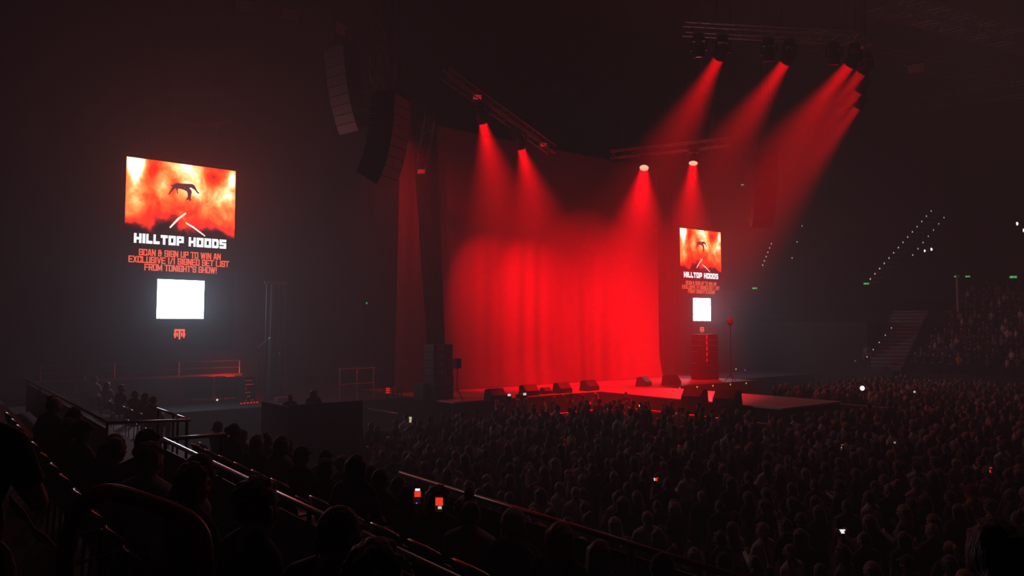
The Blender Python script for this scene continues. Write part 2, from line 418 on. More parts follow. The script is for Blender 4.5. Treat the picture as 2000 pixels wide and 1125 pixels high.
STROKE = {  # condensed bold capitals as straight strokes in a unit cell, (x0, z0, x1, z1)
    'A': ((.12, 0, .40, 1), (.88, 0, .60, 1), (.4, .93, .6, .93), (.25, .3, .75, .3)), 'C': ((.13, .08, .13, .92), (.13, .92, .87, .92), (.13, .08, .87, .08), (.87, .65, .87, .92), (.87, .08, .87, .35)),
    'D': ((.13, 0, .13, 1), (.13, .92, .75, .92), (.13, .08, .75, .08), (.87, .15, .87, .85), (.75, .92, .87, .85), (.75, .08, .87, .15)), 'E': ((.13, 0, .13, 1), (.13, .92, .95, .92), (.13, .5, .8, .5), (.13, .08, .95, .08)),
    'F': ((.13, 0, .13, 1), (.13, .92, .95, .92), (.13, .5, .8, .5)), 'G': ((.13, .08, .13, .92), (.13, .92, .87, .92), (.13, .08, .87, .08), (.87, .68, .87, .92), (.87, .08, .87, .46), (.55, .46, .87, .46)),
    'H': ((.13, 0, .13, 1), (.87, 0, .87, 1), (.13, .5, .87, .5)), 'I': ((.5, 0, .5, 1),), 'L': ((.13, 0, .13, 1), (.13, .08, .95, .08)), 'M': ((.1, 0, .1, 1), (.9, 0, .9, 1), (.14, .95, .5, .2), (.86, .95, .5, .2)),
    'N': ((.13, 0, .13, 1), (.87, 0, .87, 1), (.16, .95, .84, .05)), 'O': ((.13, .08, .13, .92), (.87, .08, .87, .92), (.13, .92, .87, .92), (.13, .08, .87, .08)), 'P': ((.13, 0, .13, 1), (.13, .92, .87, .92), (.87, .48, .87, .92), (.13, .48, .87, .48)),
    'R': ((.13, 0, .13, 1), (.13, .92, .87, .92), (.87, .52, .87, .92), (.13, .5, .87, .5), (.55, .48, .88, 0)), 'S': ((.13, .92, .87, .92), (.13, .52, .13, .92), (.13, .5, .87, .5), (.87, .08, .87, .5), (.13, .08, .87, .08), (.87, .72, .87, .92), (.13, .08, .13, .28)),
    'T': ((.5, 0, .5, 1), (.02, .92, .98, .92)), 'U': ((.13, .08, .13, 1), (.87, .08, .87, 1), (.13, .08, .87, .08)), 'V': ((.1, 1, .5, .03), (.9, 1, .5, .03)), 'W': ((.07, 1, .28, .03), (.5, .9, .28, .03), (.5, .9, .72, .03), (.93, 1, .72, .03)),
    'X': ((.12, 0, .88, 1), (.88, 0, .12, 1)), '1': ((.55, 0, .55, 1), (.3, .8, .55, .96)), '/': ((.1, 0, .9, 1),), '&': ((.15, .55, .15, .92), (.15, .92, .6, .92), (.6, .6, .6, .92), (.12, .08, .12, .5), (.12, .5, .9, .5), (.12, .08, .75, .08), (.75, .08, .75, .62)), '!': ((.5, .32, .5, 1), (.5, 0, .5, .16)), "'": ((.5, .7, .5, 1),)}
STW = {'I': .36, '1': .5, '!': .36, "'": .3, ' ': .42, 'M': 1.3, 'W': 1.4, '/': .7}
def letters(body, x0, x1, z0, z1, y, m, root):
    tot = sum(STW.get(c, 1.0) for c in body) + .13*(len(body)-1); k = (x1-x0)/tot; h = z1-z0; x = x0
    for c in body:
        w = STW.get(c, 1.0)*k
        if c != ' ':
            b = MB(); t = min(.15*k, h*.108)
            for i, (ax, az, bx, bz) in enumerate(STROKE[c]):
                A = Vector((x+ax*w, 0, z0+az*h)); B = Vector((x+bx*w, 0, z0+bz*h)); d = (B-A).normalized(); n = Vector((-d.z, 0, d.x))*t
                e = d*(t if az not in (0, 1) and bz not in (0, 1) else 0); yy = Vector((0, y - .0004*i, 0))
                b.add([A-n-e+yy, B-n+e+yy, B+n+e+yy, A+n-e+yy], [(0, 1, 2, 3)])
            b.build('letter', m, root)
        x += w + .13*k
GLY = {  # block letters: rectangles x0,z0,x1,z1 in a unit cell
    'H': [(0, 0, .33, 1), (.67, 0, 1, 1), (.3, .36, .7, .62)], 'I': [(0, 0, 1, 1)], 'L': [(0, 0, .36, 1), (0, 0, 1, .3)],
    'T': [(0, .7, 1, 1), (.32, 0, .68, 1)], 'O': [(0, 0, .34, 1), (.66, 0, 1, 1), (0, 0, 1, .27), (0, .73, 1, 1)],
    'P': [(0, 0, .34, 1), (.66, .3, 1, 1), (0, .73, 1, 1), (0, .3, 1, .52)], 'D': [(0, 0, .34, 1), (.66, .1, 1, .9), (0, 0, .88, .27), (0, .73, .88, 1)],
    'S': [(0, .73, 1, 1), (0, .42, .34, 1), (0, .4, 1, .62), (.66, 0, 1, .6), (0, 0, 1, .27)]}
def led_screen(loc, rz, W, H, label, emit_white):
    root = empty('led_screen', loc, rz, label, 'screen', 'tall upright screens beside the stage')
    MB().box((0, 0.0, 0), (W, 0.14, H), bev=0.01).build('cabinet', M['black_paint'], root)
    MB().box((0.02, -0.004, 0.02), (W-0.02, 0.0, H-0.02)).build('screen_face', M_glass, root)
    X = lambda f: f * W
    Z = lambda f: H * (1 - f)
    pic = MB().add([(0.03, -0.010, Z(0.385)), (W-0.03, -0.010, Z(0.385)), (W-0.03, -0.010, Z(0.004)), (0.03, -0.010, Z(0.004))], [(0, 1, 2, 3)])
    me = pic.mesh('picture', M_pic); link('picture', me, root)
    # dark bent figure floating in the picture, and two pale sticks below it
    ph = Z(0.0) - Z(0.354)
    def q(fx, fy): return (X(fx), Z(0) - fy * ph)
    fp = [(785,700),(800,665),(822,628),(836,595),(812,582),(815,570),(845,574),(862,556),(890,549),(960,559),(1040,562),(1080,566),(1106,582),(1124,612),(1142,652),(1178,690),(1160,694),(1136,678),(1118,652),(1094,632),(1062,612),(1046,622),(1070,645),(1076,672),(1070,712),(1062,742),(1074,768),(1050,790),(1036,762),(1012,776),(1006,754),(1024,738),(1026,700),(1016,662),(976,640),(932,628),(906,622),(900,650),(907,690),(893,684),(886,642),(874,618),(852,634),(828,664),(806,694)]
    fig = [q((fx_ - 287) / 1360, (fy_ - 215 - (fx_ - 287) * .1323) / 830) for fx_, fy_ in fp]
    MB().add([(x, -0.016, z) for x, z in fig], [tuple(range(len(fig)))]).build('figure_silhouette', M_dark, root)
    st = [q(.385,.985), q(.395,1.0), q(.475,.85), q(.535,.76), q(.525,.745), q(.455,.84)]
    MB().add([(x, -0.016, z) for x, z in st], [tuple(range(6))]).build('pale_stick', M_cream, root)
    st = [q(.53,.885), q(.535,.915), q(.60,.97), q(.71,1.085), q(.715,1.07), q(.61,.95)]
    MB().add([(x, -0.016, z) for x, z in st], [tuple(range(6))]).build('pale_stick', M_cream, root)
    # headline in block letters, one part per letter
    word = 'HILLTOP HOODS'; wd = {'I': .36, ' ': .45, 'L': .85, 'T': .95}
    tot = sum(wd.get(c, 1.0) for c in word) + 0.12 * (len(word) - 1)
    x0, x1 = X(.085), X(.915); k = (x1 - x0) / tot; x = x0; z0, z1 = Z(.443), Z(.393)
    for c in word:
        w = wd.get(c, 1.0) * k
        if c != ' ':
            b = MB()
            for i, (ax, az, bx, bz) in enumerate(GLY[c]):
                b.add([(x+ax*w, -0.012-0.0005*i, z0+az*(z1-z0)), (x+bx*w, -0.012-0.0005*i, z0+az*(z1-z0)), (x+bx*w, -0.012-0.0005*i, z0+bz*(z1-z0)), (x+ax*w, -0.012-0.0005*i, z0+bz*(z1-z0))], [(0, 1, 2, 3)])
            b.build('letter', emit_white, root)
        x += w + 0.12 * k
    for t, a, b, f0, f1 in (('SCAN & SIGN UP TO WIN AN', .13, .865, .472, .506), ('EXCLUSIVE 1/1 SIGNED SET LIST', .045, .945, .510, .544), ("FROM TONIGHT'S SHOW!", .18, .83, .548, .582)):
        letters(t, X(a), X(b), Z(f1), Z(f0), -0.012, M_orange, root)
    # plain bright square (no code on it)
    MB().add([(X(.295), -0.012, Z(.829)), (X(.715), -0.012, Z(.829)), (X(.715), -0.012, Z(.625)), (X(.295), -0.012, Z(.625))], [(0, 1, 2, 3)]).build('white_square', M_panel, root)
    # small emblem: upright bars under an arch with a point below
    eb = MB(); cx, cz, s = X(.5), Z(.91), W * 0.047
    for (ax, az, bx, bz) in ((-1, .55, 1, .95), (-1, -.8, -.68, .7), (.68, -.8, 1, .7), (-.17, -1.1, .17, .8), (-.55, -.55, -.3, .35), (.3, -.55, .55, .35), (-1.15, -.25, -.5, .0), (.5, -.25, 1.15, .0)):
        eb.add([(cx+ax*s, -0.012, cz+az*s), (cx+bx*s, -0.012, cz+az*s), (cx+bx*s, -0.012, cz+bz*s), (cx+ax*s, -0.012, cz+bz*s)], [(0, 1, 2, 3)])
    eb.build('emblem', M_orange, root)
    # hanging hardware
    MB().box((0.1, 0.02, H), (W-0.1, 0.12, H+0.14)).build('header_bar', M['black_metal'], root)
    for fx in (.2, .8): MB().tube([(X(fx), 0.07, H+0.1), (X(fx), 0.07, 25.99-loc[2])], 0.02, 5).build('hanging_cable', M['black_metal'], root)
    return root
W_, H_ = 4.49, 8.0
pl = pd(246, 304, 30.0); pl.z -= H_
led_screen(pl, R_(2.0), W_, H_, 'bigger-looking bright upright screen over the dark side platform, well away from the curtain', M_white)
pr = pd(1327, 444, 52.5); pr.z -= H_
led_screen(pr, R_(-2.7), W_, H_, 'distant upright screen hanging just beyond the far edge of the red curtain', M_white)

# =============================================================== trusses and lights
def box_truss(p, q, label, w=0.42, group='lighting trusses over the stage', m=None):
    m = m or M['alu']
    p, q = Vector(p), Vector(q); L = (q - p).length
    t = (q - p).normalized(); s = t.cross(Vector((0, 0, 1)))
    if s.length < 1e-3: s = Vector((1, 0, 0))
    s.normalize(); u = s.cross(t)
    root = empty('lighting_truss', p, 0, label, 'truss', group)
    def at(k, i, j): return t * k + s * (w/2*i) + u * (w/2*j)
    for i, j in ((-1,-1), (1,-1), (1,1), (-1,1)):
        MB().tube([at(0,i,j), at(L,i,j)], 0.025, 6).build('chord', m, root)
    b = MB(); n = max(2, int(L / 0.5)); c = [(-1,-1), (1,-1), (1,1), (-1,1)]
    for f in range(4):
        A, B = c[f], c[(f+1) % 4]
        for k in range(n):
            z0, z1 = k*L/n, (k+1)*L/n
            if k % 2: A, B = B, A
            b.tube([at(z0, *A), at(z1, *B)], 0.012, 4, caps=False)
    b.build('bracing', m, root)['kind'] = 'stuff'
    if abs(t.z) < .9:
        for k in (.12*L, .88*L):
            c_ = t * k; MB().tube([c_ + u*w/2, (c_.x, c_.y, 25.99 - p.z)], .012, 5).build('hoist_cable', M['black_metal'], root)
    return root
# upright ladder truss hanging between the two sets of beams
box_truss(pd(1381, 245, 40), pd(1381, -20, 40), 'upright ladder truss hanging among the beams', w=0.62)
box_truss(pd(736, 184, 26), pd(736, -60, 26), 'upright hoist truss above the curved speaker hang', w=0.5, m=M['dull_metal'])

BEAM_K = 0.012
def moving_head(base, target, label, lens_r, power, angle, group, lensmat, blend=1.0, scale=1.0, lit=True):
    base, target = Vector(base), Vector(target)
    s = scale
    root = empty('moving_light', base, 0, label, 'stage light', group)
    MB().box((-.2*s, -.16*s, -.0), (.2*s, .16*s, .22*s), bev=0.02).build('base', M['black_paint'], root)
    piv = Vector((0, 0, -.42*s)); d = (target - (base + piv)).normalized()
    yawq = Quaternion((0, 0, 1), math.atan2(d.y, d.x) - math.pi/2)
    yk = MB()
    for sx in (-1, 1): yk.box((sx*.31*s-.035*s, -.07*s, -.47*s), (sx*.31*s+.035*s, .07*s, -.04*s))
    yk.box((-.34*s, -.09*s, -.08*s), (.34*s, .09*s, 0.0))
    y = yk.build('yoke', M['black_paint'], root); y.rotation_mode = 'QUATERNION'; y.rotation_quaternion = yawq
    hq = d.to_track_quat('-Z', 'Y')
    hd = MB().lathe([(.15*s, .30*s), (.21*s, .24*s), (.24*s, .05*s), (.25*s, -.1*s), (lens_r+.035, -.26*s), (lens_r+.035, -.34*s), (lens_r+.005, -.34*s), (lens_r+.005, -.315*s)], 20)
    h = hd.build('head', M['black_paint'], root, True); h.location = piv; h.rotation_mode = 'QUATERNION'; h.rotation_quaternion = hq
    ln = MB().lathe([(lens_r, -.318*s), (lens_r*.7, -.33*s), (lens_r*.1, -.335*s)], 20).build('lens', lensmat, h, True)
    ROOTS.append(root)
    if lit:
        l = bpy.data.lights.new('beam', 'AREA'); l.energy = power * BEAM_K * (angle / 30) ** 2; l.color = RED; l.shape = 'DISK'; l.size = lens_r * 1.8; l.spread = R_(angle * 1.18)
        o = bpy.data.objects.new('beam', l); COL.objects.link(o)
        o.location = base + piv + d * (.36*s + 0.02); o.rotation_mode = 'QUATERNION'; o.rotation_quaternion = hq
    return root
LENS_HOT = emat('lens_hot', (1.0, 0.5, 0.3), 1.6)
LENS_RED = emat('lens_red', (1.0, 0.10, 0.05), 0.9)
LENS_OFF = mat('lens_off', (0.1, 0.08, 0.08), 0.15)
HS = 1.0
def head_at(px, py, d): return pd(px, py, d)
def hang(lens_px, depth, tgt, label, r, power, ang, group, lm, blend=1.0, up=0.78, lit=True):
    L = pd(lens_px[0], lens_px[1], depth); d = (tgt - L).normalized()
    base = L - d * 0.335 + Vector((0, 0, .42))
    BASES.append(base.copy())
    return moving_head(base, tgt, label, r, power, ang, group, lm, blend, 1.0, lit)
BASES = []; ROOTS = []
def clamps(i, A, B):
    d = (B - A); d.z = 0; d.normalize(); pr = Vector((-d.y, d.x, 0)); bz = BASES[i]
    t = ((bz - A).dot(d)) / max(1e-6, Vector((B.x-A.x, B.y-A.y, 0)).length); zc = A.z + (B.z - A.z)*t - .21 - bz.z
    for k in (-.21, .21):
        q = pr*k; MB().box((q.x-.03, q.y-.03, .18), (q.x+.03, q.y+.03, max(.24, zc+.03))).build('clamp', M['alu'], ROOTS[i])
CB = 32.6
G1 = 'lit red stage lights over the curtain'; G2 = 'lit red lights above the thrust'
hang((943, 239), 33.5, pb(1035, 700, CB), 'lit red stage light topmost above the speaker end of the curtain', .21, P_TOP, 40, G1, LENS_HOT)
hang((1018, 289), 36.0, pb(1115, 690, CB), 'lit red stage light second along the sloping truss', .21, P_TOP*1.1, 40, G1, LENS_HOT)
hang((1258, 328), 42.5, pz(1216, 775, ZD), 'lit red stage light with pale round lens above the curtain far half', .26, P_TOP*1.2, 36, G1, LENS_HOT)
hang((1354, 319), 42.0, pz(1318, 768, ZD), 'lit red stage light with pale lens nearest the far screen', .25, P_TOP*.9, 32, G1, LENS_HOT)
hang((1405, 112), 31.0, pb(1165, 560, CB), 'lit red light first along the truss above the thrust', .26, P_FOH, 27, G2, LENS_RED)
hang((1535, 120), 31.4, pb(1215, 600, CB), 'lit red light second along the truss above the thrust', .26, P_FOH, 27, G2, LENS_RED)
hang((1660, 126), 31.8, pb(1250, 640, CB), 'lit red light third along the thrust truss, before its corner', .28, P_FOH, 26, G2, LENS_RED)
hang((1683, 140), 33.0, pb(1270, 680, CB), 'lit red light half hidden behind the corner thrust light', .26, P_FOH*.6, 24, G2, LENS_RED)
hang((1677, 178), 35.0, pb(1285, 700, CB), 'lit red light below the corner of the thrust truss', .24, P_FOH*.5, 24, G2, LENS_RED)
hang((1674, 210), 37.5, pb(1290, 740, CB - 1), 'lowest lit red light at the end of the thrust truss', .22, P_FOH*.5, 22, G2, LENS_RED)
WA = pd(762, 225, 33.0)  # added wash lamp and rod, lifting the curtain's dim side strip
wl = moving_head(WA, pb(880, 620, CB), 'added wide wash light for the curtain edge, unseen behind the curved black speaker hang', .12, P_TOP*.035, 95, G1, LENS_OFF)
MB().tube([(0, 0, .2), (0, 0, 25.99 - WA.z)], .025, 6).build('hanging_rod', M['black_metal'], wl); ROOTS.pop()
def on_line(A, B, t): return A + (B - A)*t
for (i, j, t, lab) in ((4, 5, -.35, 'unlit stage light at the start of the thrust truss'), (4, 5, .68, 'unlit stage light between first and second lit thrust lights'), (5, 6, .67, 'unlit stage light before the corner thrust light')):
    q = on_line(BASES[i], BASES[j], t); BASES.append(q.copy())
    moving_head(q, q + Vector((.6, .6, -6)), lab, .2, 0, 20, 'unlit lights above the thrust', LENS_OFF, lit=False)
# the trusses run over the lamps' clamps
up_ = Vector((0, 0, .32))
def along(i, j, e0, e1):
    A, B = BASES[i] + up_, BASES[j] + up_; d = (B - A).normalized(); return A - d*e0, B + d*e1
box_truss(*along(0, 1, 2.6, 3.0), 'sloping truss above the speaker end of the curtain')
box_truss(*along(2, 3, 2.0, 2.0), 'truss above the far half of the curtain')
box_truss(pd(840, 230, 30.5), pd(820, 345, 36.0), 'dim drooping truss between the hung speakers and the curtain', m=M['black_metal'])
zz = max(q.z for q in BASES[4:13]) + up_.z
nodes = [BASES[10], BASES[4], BASES[5], BASES[6], BASES[7], BASES[8], BASES[9]]
nodes = [Vector((q.x, q.y, zz)) for q in nodes]; nodes[0] = nodes[1] + (nodes[1]-nodes[2]).normalized()*1.7
for i, lab in enumerate(('short truss end before the first thrust light', 'truss length between the first two thrust lights', 'truss length between second and third thrust lights', 'tiny corner truss length where the thrust lights bunch up', 'truss length below the thrust truss corner', 'last truss length behind the bunched thrust lights')):
    box_truss(nodes[i], nodes[i+1], lab, group='trusses above the thrust')
for i, j in ((0, 1), (1, 0), (2, 3), (3, 2)): clamps(i, BASES[i] + up_, BASES[j] + up_)
for i, j in ((4, 1), (5, 2), (6, 3), (7, 4), (8, 5), (9, 5)): clamps(i, nodes[j], nodes[j+1])
clamps(10, nodes[0], nodes[1]); clamps(11, nodes[1], nodes[2]); clamps(12, nodes[2], nodes[3])
# small red-lit louvred lamps (blinders) on the trusses and roof
def louvre_lamp(p, rz, tilt, label, s=0.45, group='louvred lamps under the roof', m=None, rod=25.99):
    root = empty('louvre_lamp', p, rz, label, 'lamp', group)
    T = Matrix.Rotation(tilt, 4, 'X')
    MB().box((-s, 0.02, -s*.55), (s, 0.3, s*.55), T, bev=0.02).build('housing', M['black_paint'], root)
    for k in range(4):
        z = -s*.42 + k*s*.28
        MB().box((-s*.92, -0.03, z-s*.07), (s*.92, 0.02, z+s*.07), T).build('louvre', m or M['off_white'], root)
    MB().tube([(0, .15, s*.3), (0, .15, rod - p.z)], .02, 6).build('hanging_rod', M['black_metal'], root)
for (x, y, d, rz, lab) in ((478, 12, 36, 20, 'dim louvred roof lamp nearest the big screen side'), (567, 28, 37, 25, 'dim louvred roof lamp second from the big screen side'), (664, 56, 38, 60, 'dim louvred roof lamp above the grey hung speaker'),
                      (1087, 174, 60, 10, 'dim louvred roof lamp deep above the curtain'), (1122, 181, 61, 10, 'dim louvred roof lamp beside another above the curtain middle'), (1180, 196, 62, 10, 'dim louvred roof lamp third above the curtain'), (1789, 133, 42, -30, 'dim louvred roof lamp beyond the thrust truss end')):
    louvre_lamp(pd(x, y, d), R_(rz) - YAW, R_(35), lab)
for (x, y, d, lab, s) in ((932, 190, 33.3, 'small red lamp panel high on the sloping truss', .2), (1061, 283, 38, 'small red lamp panel at the low end of the sloping truss', .18), (823, 335, 35.5, 'small red lamp panel at the foot of the drooping truss', .2)):
    louvre_lamp(pd(x, y, d), -YAW, R_(-10), lab, s, 'small red lamp panels on trusses', emat('lamp_red', (0.6, 0.02, 0.015), 0.9), rod=pd(x, y, d).z + .3)
# roof steelwork
for i, (x0, y0, d0, x1, y1, d1) in enumerate(((1250, 40, 60, 2100, 170, 50), (1700, 0, 40, 2100, 110, 46), (1600, 230, 70, 2100, 160, 52))):
    box_truss(pd(x0, y0, d0), pd(x1, y1, d1), ['long roof truss high behind the thrust lights', 'roof truss crossing the top corner over the far stand', 'roof truss low over the upper tier'][i], w=1.0, group='roof trusses')
# bent catwalk ring over the big screen
pts = [pd(330 + 11*k, 236 + 7*math.sin(k/11*math.pi), 33) for k in range(12)]
cw = empty('catwalk_ring', pts[0], 0, 'faint curved pipe hanging above the big screen', 'pipe')
MB().tube([p - pts[0] for p in pts], 0.06, 8).build('pipe', M['alu'], cw)
for k in (0, 11): MB().tube([pts[k] - pts[0], pts[k] - pts[0] + Vector((0, 0, 25.99 - pts[k].z))], 0.015, 5).build('cable', M['black_metal'], cw)

# ---- hung line arrays
def line_array(top, n, rz, label, w=1.1, h=0.36, dep=0.75, curve=4.0, front=None, start=1.0):
    """cabinets hang in a curve; local -Y is the front"""
    root = empty('hung_speaker_array', top, rz, label, 'speaker', 'speaker arrays hung beside the stage')
    ang = R_(start); p = Vector((0, 0, 0))
    MB().box((-w*.45, -.1, 0.02), (w*.45, dep*.8, .14)).build('fly_frame', M['black_metal'], root)
    for sx in (-.3, .3): MB().tube([(sx*w, .3, .1), (0, .3, 25.99 - top.z)], 0.02, 5).build('hoist_chain', M['black_metal'], root)
    for i in range(n):
        m = Matrix.Translation(p) @ Matrix.Rotation(ang, 4, 'X')     # tilts the front down
        box = MB().prism([(0, -h*.98), (dep*.0, 0), (dep, -0.02), (dep, -h*.82)], -w/2, w/2, m @ Matrix(((0, 1, 0, 0), (1, 0, 0, 0), (0, 0, 1, 0), (0, 0, 0, 1))))
        c = box.build('cabinet', M['black_paint'], root)
        MB().box((-w*.48, -.025, -h*.94), (w*.48, 0, -h*.04), m).build('grille', front or M['grille'], c)
        for sx in (-1, 1): MB().box((sx*w/2-.012 if sx > 0 else -w/2-.012, dep*.35, -h*.62), (sx*w/2+.012 if sx > 0 else -w/2+.012, dep*.62, -h*.28), m).build('side_handle', M['black_metal'], c)
        p = p + Matrix.Rotation(ang, 3, 'X') @ Vector((0, 0, -h))
        ang += R_(curve) * (0.35 + i / n)
    return root
nrm = RV * .93 - FH * .36; rz1 = math.atan2(nrm.y, nrm.x) + math.pi/2
line_array(pd(786, 190, 25.6), 9, rz1, 'curved black speaker hang with orange light put into its front colour', w=1.15, curve=4.6, dep=0.95, front=mat('light_tint_grille', (0.45, 0.36, 0.3), 0.6, 0.0, noise=0.35, scale=30))  # pale warm front: orange screen light put into the grille colour
line_array(pd(652, 92, 27.5), 9, R_(-90) + R_(14), 'grey-fronted side speaker hang next to the curved black one', w=1.15, curve=3.4, front=M['grey_grille'], start=6)
line_array(pd(1498, 300, 45), 13, R_(-40), 'dark distant speaker hang beyond the far screen', w=1.3, curve=4.0)

# =============================================================== stage gear
def wedge(p, rz, label, s=1.0):
    root = empty('monitor_wedge', p, rz, label, 'speaker', 'floor monitor wedges on the stage')
    w = .42*s
    MB().prism([(-.30*s, 0), (.30*s, 0), (.30*s, .2*s), (.02*s, .52*s), (-.22*s, .46*s)], -w, w, Matrix(((0, 1, 0, 0), (1, 0, 0, 0), (0, 0, 1, 0), (0, 0, 0, 1)))).build('cabinet', M['black_paint'], root)
    v = Vector((0, -.28*s, .32*s)).normalized()
    g = MB().add([(-w*.9, .29*s, .22*s), (w*.9, .29*s, .22*s), (w*.9, .035*s, .50*s), (-w*.9, .035*s, .50*s)], [(0, 1, 2, 3)]).build('grille', M['grille'], root)
    g.location = (0, .012, .012)
    for sx in (-1, 1): MB().box((sx*w-.01 if sx > 0 else -w-.01, -.1*s, .25*s), (sx*w+.01 if sx > 0 else -w+.01, .06*s, .32*s)).build('handle', M['black_metal'], root)
    return root
for (x, y, rz, s, lab) in ((967, 781, 178, 1.0, 'monitor wedge at the front stage edge beside the tripod stand'), (1033, 772, 180, 1.0, 'monitor wedge behind the camera operators'), (1098, 767, 184, 1.0, 'monitor wedge third along the front stage edge'), (1066, 769, 184, .62, 'low small monitor beside the third wedge'),
                      (1151, 762.5, 186, 1.05, 'monitor wedge at the inner corner of the thrust'), (1257, 754, 200, 1.05, 'monitor wedge across the thrust near the curtain edge'), (1311, 752, 175, 1.1, 'dim monitor wedge beyond the thrust near the far speaker stack'), (1357, 785, 100, 1.15, 'monitor wedge on the near edge of the thrust'), (1421, 790, 100, 1.2, 'monitor wedge furthest out on the thrust')):
    p = pz(x, y, ZD); wedge(p, R_(rz), lab, s)
# ground speaker stack
def speaker_stack(p, rz, label, n=4, subs=2, w=1.15):
    root = empty('speaker_stack', p, rz, label, 'speaker')
    z = 0
    for i in range(subs):
        c = MB().box((-w/2, -.4, z+.01), (w/2, .4, z+.52), bev=.02).build('subwoofer', M['black_paint'], root)
        MB().box((-w*.46, -.43, z+.05), (w*.46, -.4, z+.48)).build('grille', M['grille'], c); z += .53
    for i in range(n):
        c = MB().box((-w/2, -.34, z+.01), (w/2, .34, z+.35), bev=.015).build('cabinet', M['black_paint'], root)
        MB().box((-w*.36, -.365, z+.04), (w*.05, -.34, z+.32)).build('grille', M['grille'], c)
        MB().box((-w*.12, -.375, z+.06), (-w*.07, -.364, z+.30)).build('horn_slot', M['off_white'], c)
        for sx in (-1, 1): MB().box((sx*w*.28-.05, -.355, z+.05), (sx*w*.28+.05, -.34, z+.3)).build('side_grille', M['grille'], c)
        z += .36
    return root
speaker_stack(pz(856, 779, ZD), R_(8), 'tall stack of speaker cabinets in front of the curtain beside the tripod stand')
root = empty('subwoofer', pz(826, 780, ZD) , R_(8), 'single low subwoofer box beside the tall speaker stack', 'speaker')
MB().box((-.28, -.35, 0.0), (.28, .35, .75), bev=.02).build('cabinet', M['black_paint'], root); MB().box((-.25, -.375, .05), (.25, -.35, .7)).build('grille', M['grille'], root)
speaker_stack(pz(1377, 741, ZD), R_(-10), 'dark speaker stack under the distant screen', n=5, subs=2, w=1.6)
# stands
def tripod_stand(p, h, label, top='lamp', rz=0):
    root = empty('tripod_stand', p, rz, label, 'stand')
    for k in range(3):
        a = 2*math.pi*k/3 + .4
        MB().tube([(0, 0, .55), (math.cos(a)*.45, math.sin(a)*.45, .02)], .018, 6).build('leg', M['black_metal'], root)
    MB().tube([(0, 0, .35), (0, 0, h)], .022, 8).build('pole', M['black_metal'], root)
    if top == 'lamp':
        MB().box((-.14, -.12, h-.02), (.14, .16, h+.42), bev=.02).build('speaker_box', M['black_paint'], root)
        MB().box((-.12, -.14, h+.02), (.12, -.12, h+.38)).build('grille', M['grille'], root)
    elif top == 'disc':
        MB().lathe([(.02, -.05), (.22, -.045), (.24, 0), (.22, .045), (.02, .05)], 20, Matrix.Translation((0, 0, h+.22)) @ Matrix.Rotation(R_(90), 4, 'X')).build('round_head', mat('round_grey', (.08, .07, .075), .6), root, True)
    elif top == 'mic':
        MB().tube([(0, 0, h), (.35, -.25, h+.35)], .012, 6).build('boom', M['black_metal'], root)
        MB().tube([(.35, -.25, h+.35), (.42, -.3, h+.42)], [.02, .032], 8).build('microphone', M['alu'], root)
    return root
tripod_stand(pz(893, 782, ZD), 1.45, 'tripod stand with a small box on top, in front of the curtain', 'lamp')
tripod_stand(pz(1428, 748, ZD), 3.4, 'tall thin stand with a round head beyond the far screen', 'disc')
tripod_stand(pz(503, 785, ZD), 2.4, 'thin microphone stand beside the cloth-wrapped tower', 'mic')
tripod_stand(pz(548, 784, ZD), 1.7, 'thin boom stand on the open side of the wrapped tower', 'mic', 2.0)
LED_R = emat('led_red', (1, 0.02, 0.015), 0.75); LED_B = emat('led_blue', (0.1, 0.1, 1), 1.3); LED_Y = emat('led_yellow', (0.75, 0.7, 0.1), 0.8); LED_W = emat('led_white', (0.9, 0.95, 1), 1.4); LED_G = emat('led_green', (0.02, 0.75, 0.12), 0.7); LED_W2 = emat('led_white_dim', (0.8, 0.8, 0.75), 1.0)
rack = empty('equipment_rack', pz(481, 786, ZD), R_(10), 'open equipment rack with glowing red indicator lights', 'rack')
MB().box((-.27, -.3, 0), (-.23, .3, 1.1)).build('side_panel', M['black_metal'], rack); MB().box((.23, -.3, 0), (.27, .3, 1.1)).build('side_panel', M['black_metal'], rack)
MB().box((-.27, -.3, 1.08), (.27, .3, 1.12)).build('top_panel', M['black_metal'], rack)
for k in range(6):
    c = MB().box((-.23, -.28, .06+.17*k), (.23, .25, .19+.17*k)).build('rack_unit', M['black_paint'], rack)
    b = MB()
    for j in range(5):
        if random.random() < .55: b.box((-.2+.085*j, -.29, .10+.17*k), (-.165+.085*j, -.28, .13+.17*k))
    if b.v: b.build('indicator_light', LED_R, c)
fl = empty('floor_lamp_bar', pz(485, 789, ZD), R_(5), 'low glowing red light bar at the foot of the equipment rack', 'lamp')
MB().box((-.45, -.1, 0), (.45, .1, .09)).build('housing', M['black_paint'], fl)
for k in range(6): MB().box((-.4+.14*k, -.12, .03), (-.31+.14*k, -.1, .08)).build('cell', LED_R, fl)
fl = empty('floor_case', pz(557, 786, ZD), R_(5), 'low flight case lying on the side platform beyond the wrapped tower', 'case')
MB().box((-.42, -.2, .03), (.42, .2, .24), bev=.02).build('body', mat('case_red', (0.25, 0.05, 0.05), .5), fl); MB().box((-.43, -.21, .13), (.43, .21, .15)).build('edge_band', M['alu'], fl)
lq = bpy.data.lights.new('red_fill', 'POINT'); lq.energy = 75; lq.color = (1, .03, .03); lq.shadow_soft_size = .2
lo_ = bpy.data.objects.new('red_fill', lq); COL.objects.link(lo_); lo_.location = (11.2, 36.0, 2.6)  # added red light without a lamp body, reddening the raised platform's rails
